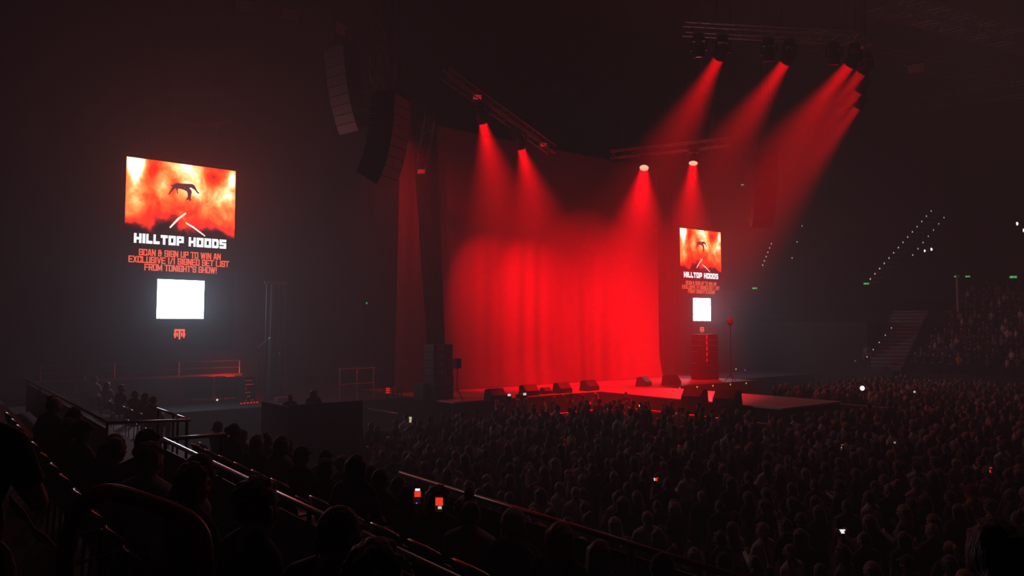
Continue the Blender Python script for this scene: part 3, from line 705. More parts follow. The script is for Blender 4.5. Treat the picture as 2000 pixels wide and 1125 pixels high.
# red-lit signal box with posts at the end of the side platform
sg = empty('signal_box', pz(755, 783, ZD), R_(0), 'small box with glowing red display beside the platform posts', 'signal')
MB().box((-.12, -.1, .3), (.12, .1, .62)).build('housing', M['black_paint'], sg); MB().tube([(0, 0, 0), (0, 0, .3)], .03).build('post', M['black_metal'], sg)
for k in range(3): MB().box((-.1, -.12, .34+.09*k), (.1, -.1, .40+.09*k)).build('display_bar', LED_R, sg)
# platform with rails beyond the side stage
pf = empty('raised_platform', (9, 37.6, ZD), 0, 'raised platform with guard rails under the big screen', 'platform')
MB().box((-5.5, -.6, 0.9), (3.1, 1.4, 1.02)).build('deck', mat('platform_redlit', (0.3, 0.12, 0.12), .6), pf)  # red light falling on the deck is put into its colour
for x in (-5.3, -2.5, .2, 3.0):
    MB().box((x-.05, -.5, 0), (x+.05, -.4, .9)).build('leg', M['black_metal'], pf)
    MB().tube([(x, -.5, 1.0), (x, -.5, 1.65)], .025, 6).build('rail_post', M['alu'], pf)
for z in (1.32, 1.65): MB().tube([(-5.3, -.5, z), (3.0, -.5, z)], .025, 6).build('guard_rail', M['alu'], pf)
pf2 = empty('guard_railing', pz(712, 783, ZD) + Vector((0, .75, 0)), R_(8), 'short double guard railing at the end of the side platform', 'railing')
for x in (-.9, 0, .9): MB().tube([(x, 0, 0), (x, 0, 1.4)], .025, 6).build('rail_post', M['alu'], pf2)
for z in (.72, 1.4): MB().tube([(-.95, 0, z), (.95, 0, z)], .028, 6).build('guard_rail', M['steel'], pf2)
for k, (x, y) in enumerate(((402, 787), (440, 786))):
    c = empty('flight_case', pz(x, y, ZD) + Vector((k*.55, 1.2, 0)), R_(4), ['black flight case below the raised platform, away from the rack', 'black flight case next to the equipment rack'][k], 'case')
    MB().box((-.5, -.4, .12), (.5, .4, 1.05), bev=.02).build('body', M['black_paint'], c)
    MB().box((-.51, -.41, .62), (.51, .41, .65)).build('edge_band', M['alu'], c)
    for sx in (-.4, .4):
        for sy in (-.3, .3): MB().lathe([(.05, -.02), (.05, .02)], 10, Matrix.Translation((sx, sy, .06)) @ Matrix.Rotation(R_(90), 4, 'X')).build('caster', M['black_metal'], c)
for k, x in enumerate((757, 768, 776, 784)):
    o = empty('barrier_post', (pb(x, 790, 29.6).x, 29.6, 0), 0, ['black platform post nearest the signal box', 'second black platform post from the signal box', 'third black platform post from the signal box', 'black platform post nearest the subwoofer'][k], 'post', 'black posts at the platform end')
    MB().lathe([(.14, 0), (.14, .02), (.035, .03), (.035, 2.0), (.02, 2.02)], 12).build('pole', M['black_metal'], o)
# little marker lamps
def marker(p, m, label, group, s=.04, cat='lamp'):
    o = empty('marker_lamp', p, 0, label, cat, group)
    MB().box((-s*1.3, -s*.2, -s*1.3), (s*1.3, s*1.6, s*1.3)).build('housing', M['black_paint'], o)
    MB().ellipsoid((0, -s*.3, 0), (s, s*.7, s), 8, 6).build('bulb', m, o, True)
    return o
for k, x in enumerate((1327, 1361, 1392, 1426, 1457)):
    p = pb(x, 757, 27.1); p.z = ZD - .12
    marker(p, LED_Y, ['yellow marker lamp on the stage edge nearest the thrust', 'second yellow edge lamp from the thrust', 'third yellow edge lamp from the thrust', 'fourth yellow edge lamp from the thrust', 'yellow edge lamp furthest from the thrust'][k], 'yellow marker lamps along the stage edge', .055)
for (x, y, d, m, lab) in ((1455, 723, 52, LED_B, 'blue indicator lamp on the far side platform'), (1437, 721, 52, LED_W2, 'white indicator lamp on the far side platform'), (1670, 705, 52, LED_B, 'pale blue indicator lamp at the end of the red far railing'), (494, 756, 33, LED_B, 'blue indicator lamp beside the equipment rack'), (424, 781, 32.5, LED_W2, 'pale indicator lamp on the dark side platform edge'), (716, 592, 41, LED_G, 'tiny green lamp in the dark beside the curtain')):
    q = pd(x, y, d); mk = marker(q, m, lab, None, .05)
    zb_ = ZD if (4.5 < q.x < 49.5 and 28.5 < q.y < 40) else 0.0
    if q.z - zb_ > .1: MB().tube([(0, .03, zb_ - q.z), (0, .03, -.05)], .012, 5).build('stalk', M['black_metal'], mk)

# =============================================================== barriers and rails
def barrier(p, q, label, h=1.15):
    p, q = Vector(p), Vector(q); L = (q-p).length
    root = empty('crowd_barrier', p, math.atan2(q.y-p.y, q.x-p.x), label, 'barrier', 'steel crowd barriers round the stage')
    MB().box((0.02, -.02, .1), (L-.02, .02, h-.06)).build('panel', M['black_metal'], root)
    MB().tube([(0, 0, h), (L, 0, h)], .03, 8).build('top_rail', M['alu'], root)
    MB().box((0, 0, 0), (L, .7, .02)).build('foot_plate', M['black_metal'], root)
    for x in (.05, L-.05): MB().tube([(x, .65, .02), (x, .02, h-.1)], .02, 6).build('brace', M['black_metal'], root)
ordn = ['first', 'second', 'third', 'fourth', 'fifth', 'sixth', 'seventh', 'eighth', 'ninth', 'tenth', 'eleventh', 'twelfth', 'thirteenth', 'fourteenth', 'fifteenth', 'sixteenth', 'seventeenth', 'eighteenth', 'nineteenth', 'twentieth']
for k in range(7): barrier((7.5 + k*2.4, 23.4, 0), (7.5 + (k+1)*2.4 - .04, 23.4, 0), f'black crowd barrier along the stage front, {ordn[k]} from the side platform end')
for k in range(3): barrier((24.7, 22.9 - k*2.4, 0), (24.7, 22.9 - (k+1)*2.4 + .04, 0), f'black crowd barrier along the near thrust side, {ordn[k]} from the stage')
for k in range(4): barrier((24.8 + k*2.3, 15.2, 0), (24.8 + (k+1)*2.3 - .04, 15.2, 0), f'black crowd barrier across the thrust end, {ordn[k]} from the near corner')
for k in range(3): barrier((34.0, 16 + k*2.4, 0), (34.0, 16 + (k+1)*2.4 - .04, 0), f'black crowd barrier along the far thrust side, {ordn[k]} from the thrust end')
for k in range(6): barrier((34.4 + k*2.4, 23.6, 0), (34.4 + (k+1)*2.4 - .04, 23.6, 0), f'black crowd barrier before the far stage half, {ordn[k]} from the thrust')

def railing(pts, zf, label, m, posts=(), r=.024, cat='railing', panel=False, group=None):
    p0 = Vector(pts[0]); root = empty('handrail', (p0.x, p0.y, zf), 0, label, cat, group)
    o = Vector((p0.x, p0.y, zf))
    MB().tube([Vector(p) - o for p in pts], r, 10).build('top_rail', m, root, True)
    for q in posts:
        q = Vector(q) - o; MB().tube([(q.x, q.y, 0), (q.x, q.y, q.z)], r*.8, 8).build('post', M['black_metal'], root)
    if panel:
        for a, b in zip(posts[:-1], posts[1:]):
            a, b = Vector(a) - o, Vector(b) - o
            d = (b - a).normalized()
            a2, b2 = a + d*.06, b - d*.06
            n = Vector((-d.y, d.x, 0)) * .006
            vs = [a2*1 + n, b2*1 + n, b2 - n, a2 - n]
            lo = [Vector((v.x, v.y, .08)) for v in vs]; hi = [Vector((v.x, v.y, v.z - .1)) for v in vs]
            MB().add(lo + hi, [(0,1,2,3), (4,5,6,7), (0,1,5,4), (1,2,6,5), (2,3,7,6), (3,0,4,7)]).build('infill_panel', M['black_paint'], root)
    return root
ZR1 = 3.4
railing([(2.2, 1.0, ZR1), (2.2, GAP[0], ZR1)], 2.35, 'long steel handrail lit orange running past the empty chair row to the aisle', M['steel'], [(2.2, y, ZR1) for y in (1.1, 3.1, 5.2, 7.3, 9.4)], panel=True)
railing([(2.2, GAP[0], ZR1), (2.9, GAP[0], ZR1)], 2.35, 'short rail returning into the aisle from the long orange-lit rail', M['steel'], [(2.85, GAP[0], ZR1)])
railing([(2.2, GAP[1], ZR1-.15), (2.2, 27, ZR1-.15)], 2.35, 'steel handrail beyond the aisle, climbing to the picture corner', M['alu'], [(2.2, y, ZR1-.15) for y in (13.0, 16, 19, 22, 25)], panel=True)
railing([(2.2, GAP[1], 3.25), (3.4, GAP[1], 3.2)], 2.35, 'short rail crossing at the far side of the aisle', M['steel'], [(3.35, GAP[1], 3.2)])
railing([(3.4, GAP[1], 3.2), (3.4, 13.75, 3.2)], 1.9, 'bright short rail length at the aisle corner', M['steel'], [(3.4, 13.1, 3.2), (3.4, 13.7, 3.2)])
railing([(3.4, 13.9, 3.2), (3.4, 15.2, 3.2)], 1.9, 'bright rail length just past the aisle corner one', M['steel'], [(3.4, 14.0, 3.2), (3.4, 15.1, 3.2)])
ZR2 = 2.64
railing([(5.35, -4.0, ZR2), (5.35, 2.55, ZR2)], 1.58, 'dark red rail before the crowd, nearer length past the gap', M['brown_rail'], [(5.35, y, ZR2) for y in (-3.9, -2, 0, 2.5)], r=.03, panel=True)
railing([(5.35, 2.95, ZR2), (5.35, GAP[0], ZR2)], 1.58, 'dark red rail between the front seats and the standing crowd', M['brown_rail'], [(5.35, y, ZR2) for y in (3.0, 5, 7, 9.4)], r=.03, panel=True)
# the brown bent hoop rail in the near corner
hoop = [pd(126, 1190, 2.15), pd(127, 1110, 2.15), pd(137, 1045, 2.16), pd(152, 1005, 2.17), pd(175, 975, 2.19), pd(205, 962, 2.21), pd(240, 966, 2.24), pd(300, 985, 2.3), pd(345, 1002, 2.35), pd(375, 1019, 2.38), pd(394, 1045, 2.4), pd(401, 1085, 2.4), pd(402, 1125, 2.4), pd(402, 1200, 2.4)]
def spline(pts, n=6):
    out = []
    for i in range(len(pts)-1):
        a, b, c, d = pts[max(i-1, 0)], pts[i], pts[i+1], pts[min(i+2, len(pts)-1)]
        for k in range(n):
            t = k/n
            out.append(0.5*((2*b) + (c-a)*t + (2*a-5*b+4*c-d)*t*t + (-a+3*b-3*c+d)*t**3))
    out.append(pts[-1]); return out
hp = spline(hoop); ho_ = Vector((hp[0].x, hp[0].y, 3.1))
hroot = empty('hoop_handrail', ho_, 0, 'thick brown bent hoop handrail in the near corner', 'railing')
f0 = Vector((hp[0].x, hp[0].y, 3.12)); f1 = Vector((hp[-1].x, hp[-1].y, 2.7))
MB().tube([f0 - ho_] + [p - ho_ for p in hp] + [f1 - ho_], .0255, 16).build('bent_tube', M['brown_rail'], hroot, True)
for q, nm in ((f0, 0), (f1, 1)): MB().lathe([(.06, 0), (.06, .012), (.03, .02)], 16, Matrix.Translation(q - ho_)).build('floor_flange', M['brown_rail'], hroot)
# two thin metal seat arms seen through the hoop
for k, (x0, y0, x1, y1, d) in enumerate(((150, 1045, 198, 1034, 2.9), (148, 1100, 247, 1076, 2.6))):
    a, b = pd(x0, y0, d), pd(x1, y1, d)
    r_ = empty('seat_arm', (b.x, b.y, 2.68), 0, ['thin metal armrest higher behind the brown hoop', 'thin metal armrest lower behind the brown hoop'][k], 'armrest')
    o = Vector((b.x, b.y, 2.68))
    MB().tube([a - o, b - o], .007, 8).build('arm_tube', M['alu'], r_)
    MB().tube([b - o, Vector((0, 0, 0))], .007, 8).build('support', M['black_metal'], r_)
# steel barriers on the floor by the side platform, and the far railings
def rail_px(x0, y0, x1, y1, b, label, m, r=.03, zf=0.0):
    p, q = pb(x0, y0, b), pb(x1, y1, b); return railing([p, q], zf, label, m, [p, q], r)
rail_px(720, 799, 776, 808, 26.5, 'bright steel stair rail by the posts at the side platform', M['steel'], .035)
rail_px(578, 813, 598, 818, 27.5, 'short bright rail in the dark below the side platform', M['steel'], .04)
rail_px(1492, 682, 1682, 688, 38.0, 'long dark red railing before the far stand stairs', M['brown_rail'], .04)
for k, (x0, x1) in enumerate(((1500, 1528), (1534, 1560), (1574, 1596))): rail_px(x0, 716 + k*1.2, x1, 717 + k*1.2, 36.0, f'pale low rail length {ordn[k]} from the far speaker stack', M['steel'], .05)

# =============================================================== far stand details
def stair_flight():
    root = struct(empty('stairway', (51, 23.2, 0)))
    n = 16; z0, z1 = 1.9, 5.95; run = 4.5
    for k in range(n):
        z = z0 + (z1 - z0) * (k+1)/n; a = k*run/n
        MB().box((a, -.05, 0), (a + run/n + .02, 2.35, z)).build('step', M['stair'], root)
        MB().box((a-.02, -.05, z), (a+.10, 2.35, z+.035)).build('step_nosing', M['stair_nose'], root)
stair_flight()
MB_post = empty('white_post', (56.8, 21.8, 5.9), 0, 'pale upright post at the top of the far stairs', 'post')
MB().lathe([(.12, 0), (.12, .03), (.09, .05), (.09, 2.6), (.11, 2.62)], 12).build('pole', M['off_white'], MB_post)
def aisle(pts, m, name, group, s=.05):
    for k, (x, y, d) in enumerate(pts):
        marker(pd(x, y, d), m, f'{name}, {k+1} up from the bottom', group, s)
for nm, (xa, ya, da), (xb, yb, db), n, s in (('white aisle light of the far upper stairs', (1699, 545, 60), (1818, 412, 66), 14, .075), ('dim light on the other edge of the far upper stairs', (1782, 498, 63), (1843, 425, 66), 7, .07), ('aisle light of the distant stairs behind the screen', (1489, 518, 74), (1506, 476, 78), 6, .08), ('dim aisle light of the stairs deep in the dark', (1527, 567, 72), (1566, 441, 80), 5, .075), ('aisle light beside the lower far stairs', (1693, 697, 50.5), (1764, 612, 54), 7, .05)):
    for k in range(n):
        t = k/(n-1)
        o = pd(xa + (xb-xa)*t, ya + (yb-ya)*t, da + (db-da)*t)
        marker(o, LED_W2, f'{nm}, {["lowest", "second lowest", "third", "fourth", "fifth", "sixth", "seventh", "eighth", "ninth", "tenth", "eleventh", "twelfth", "thirteenth", "topmost"][k] if k < n-1 else "topmost"} of its row', nm.replace('light', 'lights'), s)
# pale steps beside the aisle lights of the upper stairs
us = struct(empty('stairway', (0, 0, 0)))
for k in range(15):
    t = k/14; p = pd(1706 + (1826-1706)*t, 551 + (415-551)*t, 60.2 + 6*t)
    MB().box((p.x-.25, p.y-.55, p.z-.06), (p.x+.25, p.y+.55, p.z)).build('step', M['stair_nose'], us)
def exit_sign(p, label, s=1.0):
    o = empty('exit_sign', p, R_(-60), label, 'sign', 'green exit signs')
    MB().box((-.3*s, 0, -.13*s), (.3*s, .1*s, .13*s)).build('housing', M['black_paint'], o)
    MB().box((-.27*s, -.02*s, -.10*s), (.27*s, 0, .10*s)).build('face', LED_G, o)
    MB().box((-.16*s, -.03*s, -.06*s), (-.06*s, -.02*s, .06*s)).build('pictogram', LED_W2, o)
    MB().prism([(.02*s, -.015*s), (.14*s, -.015*s), (.14*s, -.05*s), (.2*s, 0), (.14*s, .05*s), (.14*s, .015*s), (.02*s, .015*s)], -.03*s, -.02*s).build('arrow', LED_W2, o)
    return o
for (x, y, d, s, lab) in ((1692, 554, 59, .75, 'green exit sign at the foot of the upper aisle lights'), (1868, 540, 57, .6, 'green exit sign on the concourse wall, nearer the pale post'), (1890, 540, 56, .6, 'green exit sign on the concourse wall, second from the pale post'), (1979, 541, 52, .85, 'green exit sign on the concourse wall at the picture edge'), (1474, 563, 70, .85, 'green exit sign in the dark beyond the far screen'), (1450, 361, 68, .5, 'tiny green sign high above the far screen')):
    q = pd(x, y, d); ex = exit_sign(q, lab, s)
    if d > 65: MB().tube([(0, .05, .1*s), (0, .05, 25.99 - q.z)], .015, 5).build('hanging_rod', M['black_metal'], ex)
for (x, y, d, s, lab) in ((1985, 437, 58, .14, 'bright white floodlight high at the picture edge'), (1998, 450, 58, .14, 'bright white floodlight just under the high one'), (1805, 490, 63, .11, 'bright phone-like spotlight low in the upper tier'), (1818, 487, 63, .13, 'brighter twin spotlight low in the upper tier')):
    marker(pd(x, y, d), emat('flood', (1, .98, .85), 2.5), lab, None, s)
# =============================================================== people
def capsule(mb, p0, r0, p1, r1, n=12):
    p0, p1 = Vector(p0), Vector(p1); t = p1 - p0
    L = t.length
    t = t / L if L > 1e-6 else Vector((0, 0, 1))
    u = t.cross(Vector((0, 0, 1)))
    if u.length < 1e-3: u = t.cross(Vector((1, 0, 0)))
    u.normalize(); w = t.cross(u)
    rings = []
    for k in range(1, 4):
        a = math.pi/2 * k/3; rings.append((p0 - t*r0*math.cos(a), r0*math.sin(a)))
    for k in range(0, 3):
        a = math.pi/2 * k/3; rings.append((p1 + t*r1*math.sin(a), r1*math.cos(a)))
    vs = [p0 - t*r0]; fs = []
    for c, r in rings:
        for k in range(n):
            a = 2*math.pi*k/n; vs.append(c + (u*math.cos(a) + w*math.sin(a))*r)
    vs.append(p1 + t*r1); Lx = len(vs)-1
    for k in range(n):
        fs.append((0, 1+(k+1) % n, 1+k)); fs.append((Lx, Lx-n+k, Lx-n+(k+1) % n))
    for j in range(len(rings)-1):
        for k in range(n):
            a = 1+j*n+k; b = 1+j*n+(k+1) % n; fs.append((a, b, b+n, a+n))
    mb.add(vs, fs)
def remeshed(mb, name, voxel, smooth=2, disp=None):
    me = mb.mesh(name + '_raw', None)
    o = bpy.data.objects.new(name, me); COL.objects.link(o)
    r = o.modifiers.new('r', 'REMESH'); r.mode = 'VOXEL'; r.voxel_size = voxel; r.use_smooth_shade = True
    s = o.modifiers.new('s', 'SMOOTH'); s.factor = 0.5; s.iterations = smooth
    dg = bpy.context.evaluated_depsgraph_get(); dg.update()
    out = bpy.data.meshes.new_from_object(o.evaluated_get(dg)); out.name = name
    bpy.data.objects.remove(o); bpy.data.meshes.remove(me)
    return out

def make_proto(name, seated, armL, armR, lean=0.0, female=False, sleeves=False, vox=0.0115):
    """armX: (elbow, wrist, fingertip direction, curl). Returns meshes for body, shirt, trousers, shoes and the head centre."""
    segs = []                                          # (tag, p0, r0, p1, r1)
    def S(tag, p0, r0, p1, r1): segs.append((tag, Vector(p0), r0, Vector(p1), r1))
    E = []                                             # ellipsoids (tag, centre, radii)
    dz = -0.41 if seated else 0.0
    sw = .165 if female else .185; wa = .115 if female else .14; hp = .16 if female else .15
    def sh(p, z0=.95):                                 # leans the upper body forward about the hips
        p = Vector(p); h = p.z - z0
        return Vector((p.x, p.y + h*math.sin(lean), z0 + h*math.cos(lean) + dz))
    E += [('trousers', sh((0, -.01, .94)), (hp+.015, .115, .12)), ('shirt', sh((0, .0, 1.10)), (wa+.02, .105, .17)), ('shirt', sh((0, .005, 1.29)), (sw-.01, .112, .17))]
    S('shirt', sh((-sw+.03, -.005, 1.41)), .062, sh((sw-.03, -.005, 1.41)), .062)
    for s in (-1, 1): S('shirt', sh((s*.05, -.01, 1.475)), .05, sh((s*sw*.9, -.01, 1.42)), .055)
    if female:
        for s in (-1, 1): E.append(('shirt', sh((s*.07, .085, 1.27)), (.062, .06, .062)))
    S('skin', sh((0, -.01, 1.44)), .056, sh((0, .01, 1.56)), .053)
    hc = sh((0, .012, 1.625))
    # legs
    for s in (-1, 1):
        if seated:
            hip = Vector((s*.10, 0, .54)); kn = Vector((s*.13, .43, .53)); an = Vector((s*.13, .40, .09))
        else:
            hip = Vector((s*.095, 0, .90)); kn = Vector((s*.11, .015, .48)); an = Vector((s*.12, -.02, .09))
        S('trousers', hip, .088, kn, .060); S('trousers', kn, .058, an, .044)
        S('shoe', an + Vector((0, -.03, -.045)), .042, an + Vector((s*.02, .15, -.052)), .035)
    # arms and hands
    for s, arm in ((-1, armL), (1, armR)):
        el, wr, fd, curl = arm
        shp = sh((s*sw, -.005, 1.41)); el = Vector((s*el[0], el[1], el[2])) ; wr = Vector((s*wr[0], wr[1], wr[2]))
        if seated: pass
        mid = shp.lerp(el, .62)
        S('shirt', shp, .052, mid, .045); S('shirt' if sleeves else 'skin', mid, .043, el, .038)
        S('shirt' if sleeves else 'skin', el, .039, wr, .027)
        f = Vector((s*fd[0], fd[1], fd[2])).normalized()
        side = f.cross(Vector((0, 1, 0.3)));
        if side.length < .2: side = f.cross(Vector((1, 0, 0)))
        side.normalize(); nrm_ = side.cross(f)
        pc = wr + f*.055
        for k in (-1, 0, 1): S('skin', wr + side*k*.016 + f*.02, .017, wr + f*.085 + side*k*.026, .013)
        for k, ln in ((-1.5, .062), (-.5, .075), (.5, .07), (1.5, .055)):
            b0 = wr + f*.088 + side*k*.0215; b1 = b0 + (f*math.cos(curl*.5) + nrm_*math.sin(curl*.5) + side*k*.10).normalized()*ln*.55
            b2 = b1 + (f*math.cos(curl) + nrm_*math.sin(curl) + side*k*.10).normalized()*ln*.5
            S('skin', b0, .0095, b1, .009); S('skin', b1, .009, b2, .0075)
        t0 = wr + f*.03 - side*.022*s; t1 = t0 + (f*.7 - side*s*.8 + nrm_*.3).normalized()*.045; t2 = t1 + (f - side*s*.15 + nrm_*.3).normalized()*.032
        S('skin', t0, .013, t1, .0105); S('skin', t1, .0105, t2, .0085)
    # head
    tilt = Matrix.Translation(hc) @ Matrix.Rotation(-0.12 + lean*.3, 4, 'X')
    def hp_(p): return tilt @ Vector(p)
    E += [('skin', hp_((0, -.005, .01)), (.076, .094, .096)), ('skin', hp_((0, .028, -.055)), (.056, .066, .066))]
    S('skin', hp_((0, .06, -.10)), .022, hp_((0, .068, -.098)), .022)
    S('skin', hp_((0, .085, .01)), .010, hp_((0, .106, -.03)), .015)
    for s in (-1, 1):
        E.append(('skin', hp_((s*.077, -.005, -.012)), (.011, .022, .032)))
        S('skin', hp_((s*.012, .092, .022)), .010, hp_((s*.045, .082, .024)), .009)
        E.append(('eye', hp_((s*.032, .083, .002)), (.013, .010, .009)))
        S('skin', hp_((s*.045, .055, -.03)), .026, hp_((s*.04, .06, -.04)), .024)
    S('lip', hp_((-.018, .088, -.062)), .008, hp_((.018, .088, -.062)), .008)
    mb = MB()
    for t, p0, r0, p1, r1 in segs: capsule(mb, p0, r0, p1, r1)
    for t, c, r in E: mb.ellipsoid(c, r, 14, 10)
    me = remeshed(mb, name, vox, 2)
    n = len(me.vertices); co = np.empty(n*3, np.float32); me.vertices.foreach_get('co', co); co = co.reshape(-1, 3)
    no = np.empty(n*3, np.float32); me.vertices.foreach_get('normal', no); no = no.reshape(-1, 3)
    tags = []; D = []
    for t, p0, r0, p1, r1 in segs:
        a = np.array(p0); b = np.array(p1); ab = b-a; h = np.clip(((co-a) @ ab)/max(1e-9, ab @ ab), 0, 1)
        D.append(np.linalg.norm(co - a - h[:, None]*ab, axis=1) - (r0 + (r1-r0)*h)); tags.append(t)
    for t, c, r in E:
        q = (co - np.array(c))/np.array(r); k = np.linalg.norm(q, axis=1)
        D.append((k-1)*min(r)); tags.append(t)
    D = np.array(D); names = np.array(['skin', 'shirt', 'trousers', 'shoe', 'eye', 'lip'])
    tid = np.array([list(names).index(t) for t in tags])
    Dt = D.copy()
    for i, t in enumerate(tags):
        if t in ('eye', 'lip'): Dt[i] -= .004
    vt = tid[np.argmin(Dt, axis=0)]
    loops = np.empty(len(me.loops), np.int32); me.loops.foreach_get('vertex_index', loops)
    F = loops.reshape(-1, 4) if len(loops) == 4*len(me.polygons) else None
    if F is None:
        F = [tuple(p.vertices) for p in me.polygons]; Fm = np.array([np.bincount(vt[list(f)], minlength=6).argmax() for f in F])
    else:
        Fm = np.array([np.bincount(r, minlength=6).argmax() for r in vt[F]])
    me.materials.clear()
    for m in (M['skin'], M['eye'], M['lip']): me.materials.append(m)
    mi = np.where(Fm == 4, 1, np.where(Fm == 5, 2, 0)).astype(np.int32); me.polygons.foreach_set('material_index', mi)
    out = dict(body=me, head=tilt.copy())
    for key, idx, off in (('shirt', 1, .011), ('trousers', 2, .009), ('shoes', 3, .008)):
        sel = np.nonzero(Fm == idx)[0]
        fs = [tuple(F[i]) for i in sel]
        used = sorted({i for f in fs for i in f}); mp = {v: k for k, v in enumerate(used)}
        u = np.array(used)
        vv = co[u] + no[u]*off
        g = bpy.data.meshes.new(name + '_' + key); g.from_pydata([tuple(map(float, p)) for p in vv], [], [tuple(mp[i] for i in f) for f in fs])
        g.polygons.foreach_set('use_smooth', [True]*len(g.polygons)); g.materials.append(M['cloth']); g.update()
        out[key] = g
    return out

def make_hair(style):
    mb = MB(); rs = np.random.RandomState(len(style)*7 + 3)
    def cap(k=1.0, dy=-.014, dzz=.014): mb.ellipsoid((0, dy, dzz), (.087*k, .101*k, .106*k), 16, 12)
    if style == 'short':
        cap(); capsule(mb, (-.035, -.075, -.05), .04, (.035, -.075, -.05), .04)
        for i in range(26):
            a = rs.uniform(0, 6.28); e = rs.uniform(.3, 1.5); p = Vector((.086*math.cos(a)*math.cos(e), -.014+.1*math.sin(a)*math.cos(e), .016+.105*math.sin(e)))
            capsule(mb, p, .016, p*1.06 + Vector((rs.uniform(-.012, .012), .012, .004)), .007, 6)
    elif style == 'cropped':
        cap(.955, -.008, .012); capsule(mb, (-.03, -.07, -.04), .036, (.03, -.07, -.04), .036)
    elif style in ('long', 'bob'):
        cap(1.03); L = -.34 if style == 'long' else -.15
        for i in range(9):
            x = -.08 + .02*i; y = -.085 + .05*abs(x/.08)**2
            capsule(mb, (x, y, .03), .034, (x*1.08 + rs.uniform(-.008, .008), y-.02, L*.55), .032, 8)
            capsule(mb, (x*1.08, y-.02, L*.55), .032, (x*1.0 + rs.uniform(-.015, .015), y-.012, L + rs.uniform(-.03, .03)), .017, 8)
        for s in (-1, 1):
            capsule(mb, (s*.08, -.01, .04), .026, (s*.092, .0, L*.45), .024, 8); capsule(mb, (s*.092, 0, L*.45), .024, (s*.09, .015, L*.85), .014, 8)
    elif style == 'ponytail':
        cap(.98); capsule(mb, (0, -.09, .05), .03, (0, -.135, .03), .032); capsule(mb, (0, -.135, .03), .034, (0, -.15, -.1), .036); capsule(mb, (0, -.15, -.1), .036, (.01, -.12, -.25), .012)
    elif style == 'bun':
        cap(.99); mb.ellipsoid((0, -.075, .105), (.045, .045, .042), 12, 8)
        for i in range(8): capsule(mb, (0, -.075, .105), .02, (rs.uniform(-.05, .05), -.075+rs.uniform(-.05, .04), .105+rs.uniform(-.02, .05)), .012, 6)
    elif style == 'curly':
        cap(1.05)
        for i in range(60):
            a = rs.uniform(0, 6.28); e = rs.uniform(-.5, 1.5)
            if math.sin(a) > .35 and e < .45: continue
            mb.ellipsoid((.098*math.cos(a)*math.cos(e), -.02+.11*math.sin(a)*math.cos(e), .012+.115*math.sin(e)), (.027, .027, .027), 7, 5)
    elif style == 'cap':
        mb.ellipsoid((0, -.010, .028), (.088, .102, .10), 16, 12)
        for i in range(7):
            x = -.06+.02*i; capsule(mb, (x, .06, .055), .012, (x*.85, .165 - 12*x*x, .035), .008, 6)
        capsule(mb, (-.035, -.075, -.045), .034, (.035, -.075, -.045), .034)
    elif style == 'beanie':
        mb.ellipsoid((0, -.014, .03), (.092, .106, .112), 16, 12)
        for i in range(12):
            a0, a1 = 2*math.pi*i/12, 2*math.pi*(i+1)/12
            capsule(mb, (.088*math.cos(a0), -.012+.102*math.sin(a0), .018), .016, (.088*math.cos(a1), -.012+.102*math.sin(a1), .018), .016, 6)
    me = remeshed(mb, 'hair_' + style, .0105, 1)
    me.materials.clear(); me.materials.append(M['hair'] if style not in ('cap', 'beanie') else M['cloth'])
    return me
HSTY = ('short', 'cropped', 'long', 'bob', 'ponytail', 'bun', 'curly', 'cap', 'beanie')
HAIR = {k: make_hair(k) for k in HSTY}
DOWN = ((.235, -.03, 1.14), (.25, .07, .90), (0, .25, -1), .5)
FRONT = ((.25, .05, 1.16), (.09, .27, 1.24), (-.8, .5, .1), .9)
UPR = ((.27, .12, 1.60), (.22, .17, 1.86), (0, .1, 1), .25)
PHN = ((.23, .24, 1.30), (.085, .38, 1.56), (-.1, .25, 1), .8)
LAP = ((.235, .06, .80), (.13, .32, .66), (-.5, .9, -.1), .6)
SPHN = ((.23, .22, .92), (.09, .37, 1.12), (-.1, .25, 1), .8)
PROTO = dict(
    stand_m=make_proto('figure_a', False, DOWN, DOWN), stand_f=make_proto('figure_b', False, DOWN, FRONT, female=True),
    fold_m=make_proto('figure_c', False, FRONT, FRONT, sleeves=True), fold_f=make_proto('figure_d', False, FRONT, DOWN, female=True, sleeves=True),
    raise_m=make_proto('figure_e', False, DOWN, UPR), cheer_f=make_proto('figure_f', False, UPR, UPR, female=True),
    film_m=make_proto('figure_g', False, PHN, PHN), film_f=make_proto('figure_h', False, DOWN, PHN, female=True),
    sit_m=make_proto('figure_i', True, LAP, LAP), sit_f=make_proto('figure_j', True, LAP, LAP, lean=.12, female=True, sleeves=True), sit_lean=make_proto('figure_k', True, LAP, LAP, lean=.3, sleeves=True),
    sit_film=make_proto('figure_l', True, LAP, SPHN))
CLOTH = {'black': (.012, .012, .013), 'charcoal': (.04, .04, .042), 'grey': (.16, .16, .165), 'white': (.6, .58, .56), 'navy': (.014, .02, .06), 'denim': (.05, .08, .16), 'maroon': (.16, .02, .02), 'olive': (.06, .06, .025), 'cream': (.48, .4, .3), 'brown': (.08, .045, .025), 'pink': (.5, .28, .28), 'mustard': (.38, .22, .03), 'teal': (.02, .1, .1), 'slate': (.16, .22, .3)}
HCOL = {'black': (.008, .007, .006), 'dark': (.022, .013, .008), 'brown': (.05, .027, .014), 'fair': (.30, .19, .09), 'auburn': (.12, .035, .015), 'grey': (.22, .21, .2)}
SKIN = [(.42, .24, .17), (.5, .3, .22), (.34, .19, .12), (.2, .1, .06), (.46, .27, .19)]
TROU = [(.012, .012, .014), (.02, .025, .05), (.035, .035, .035), (.03, .02, .015)]
PART_MESH = {}
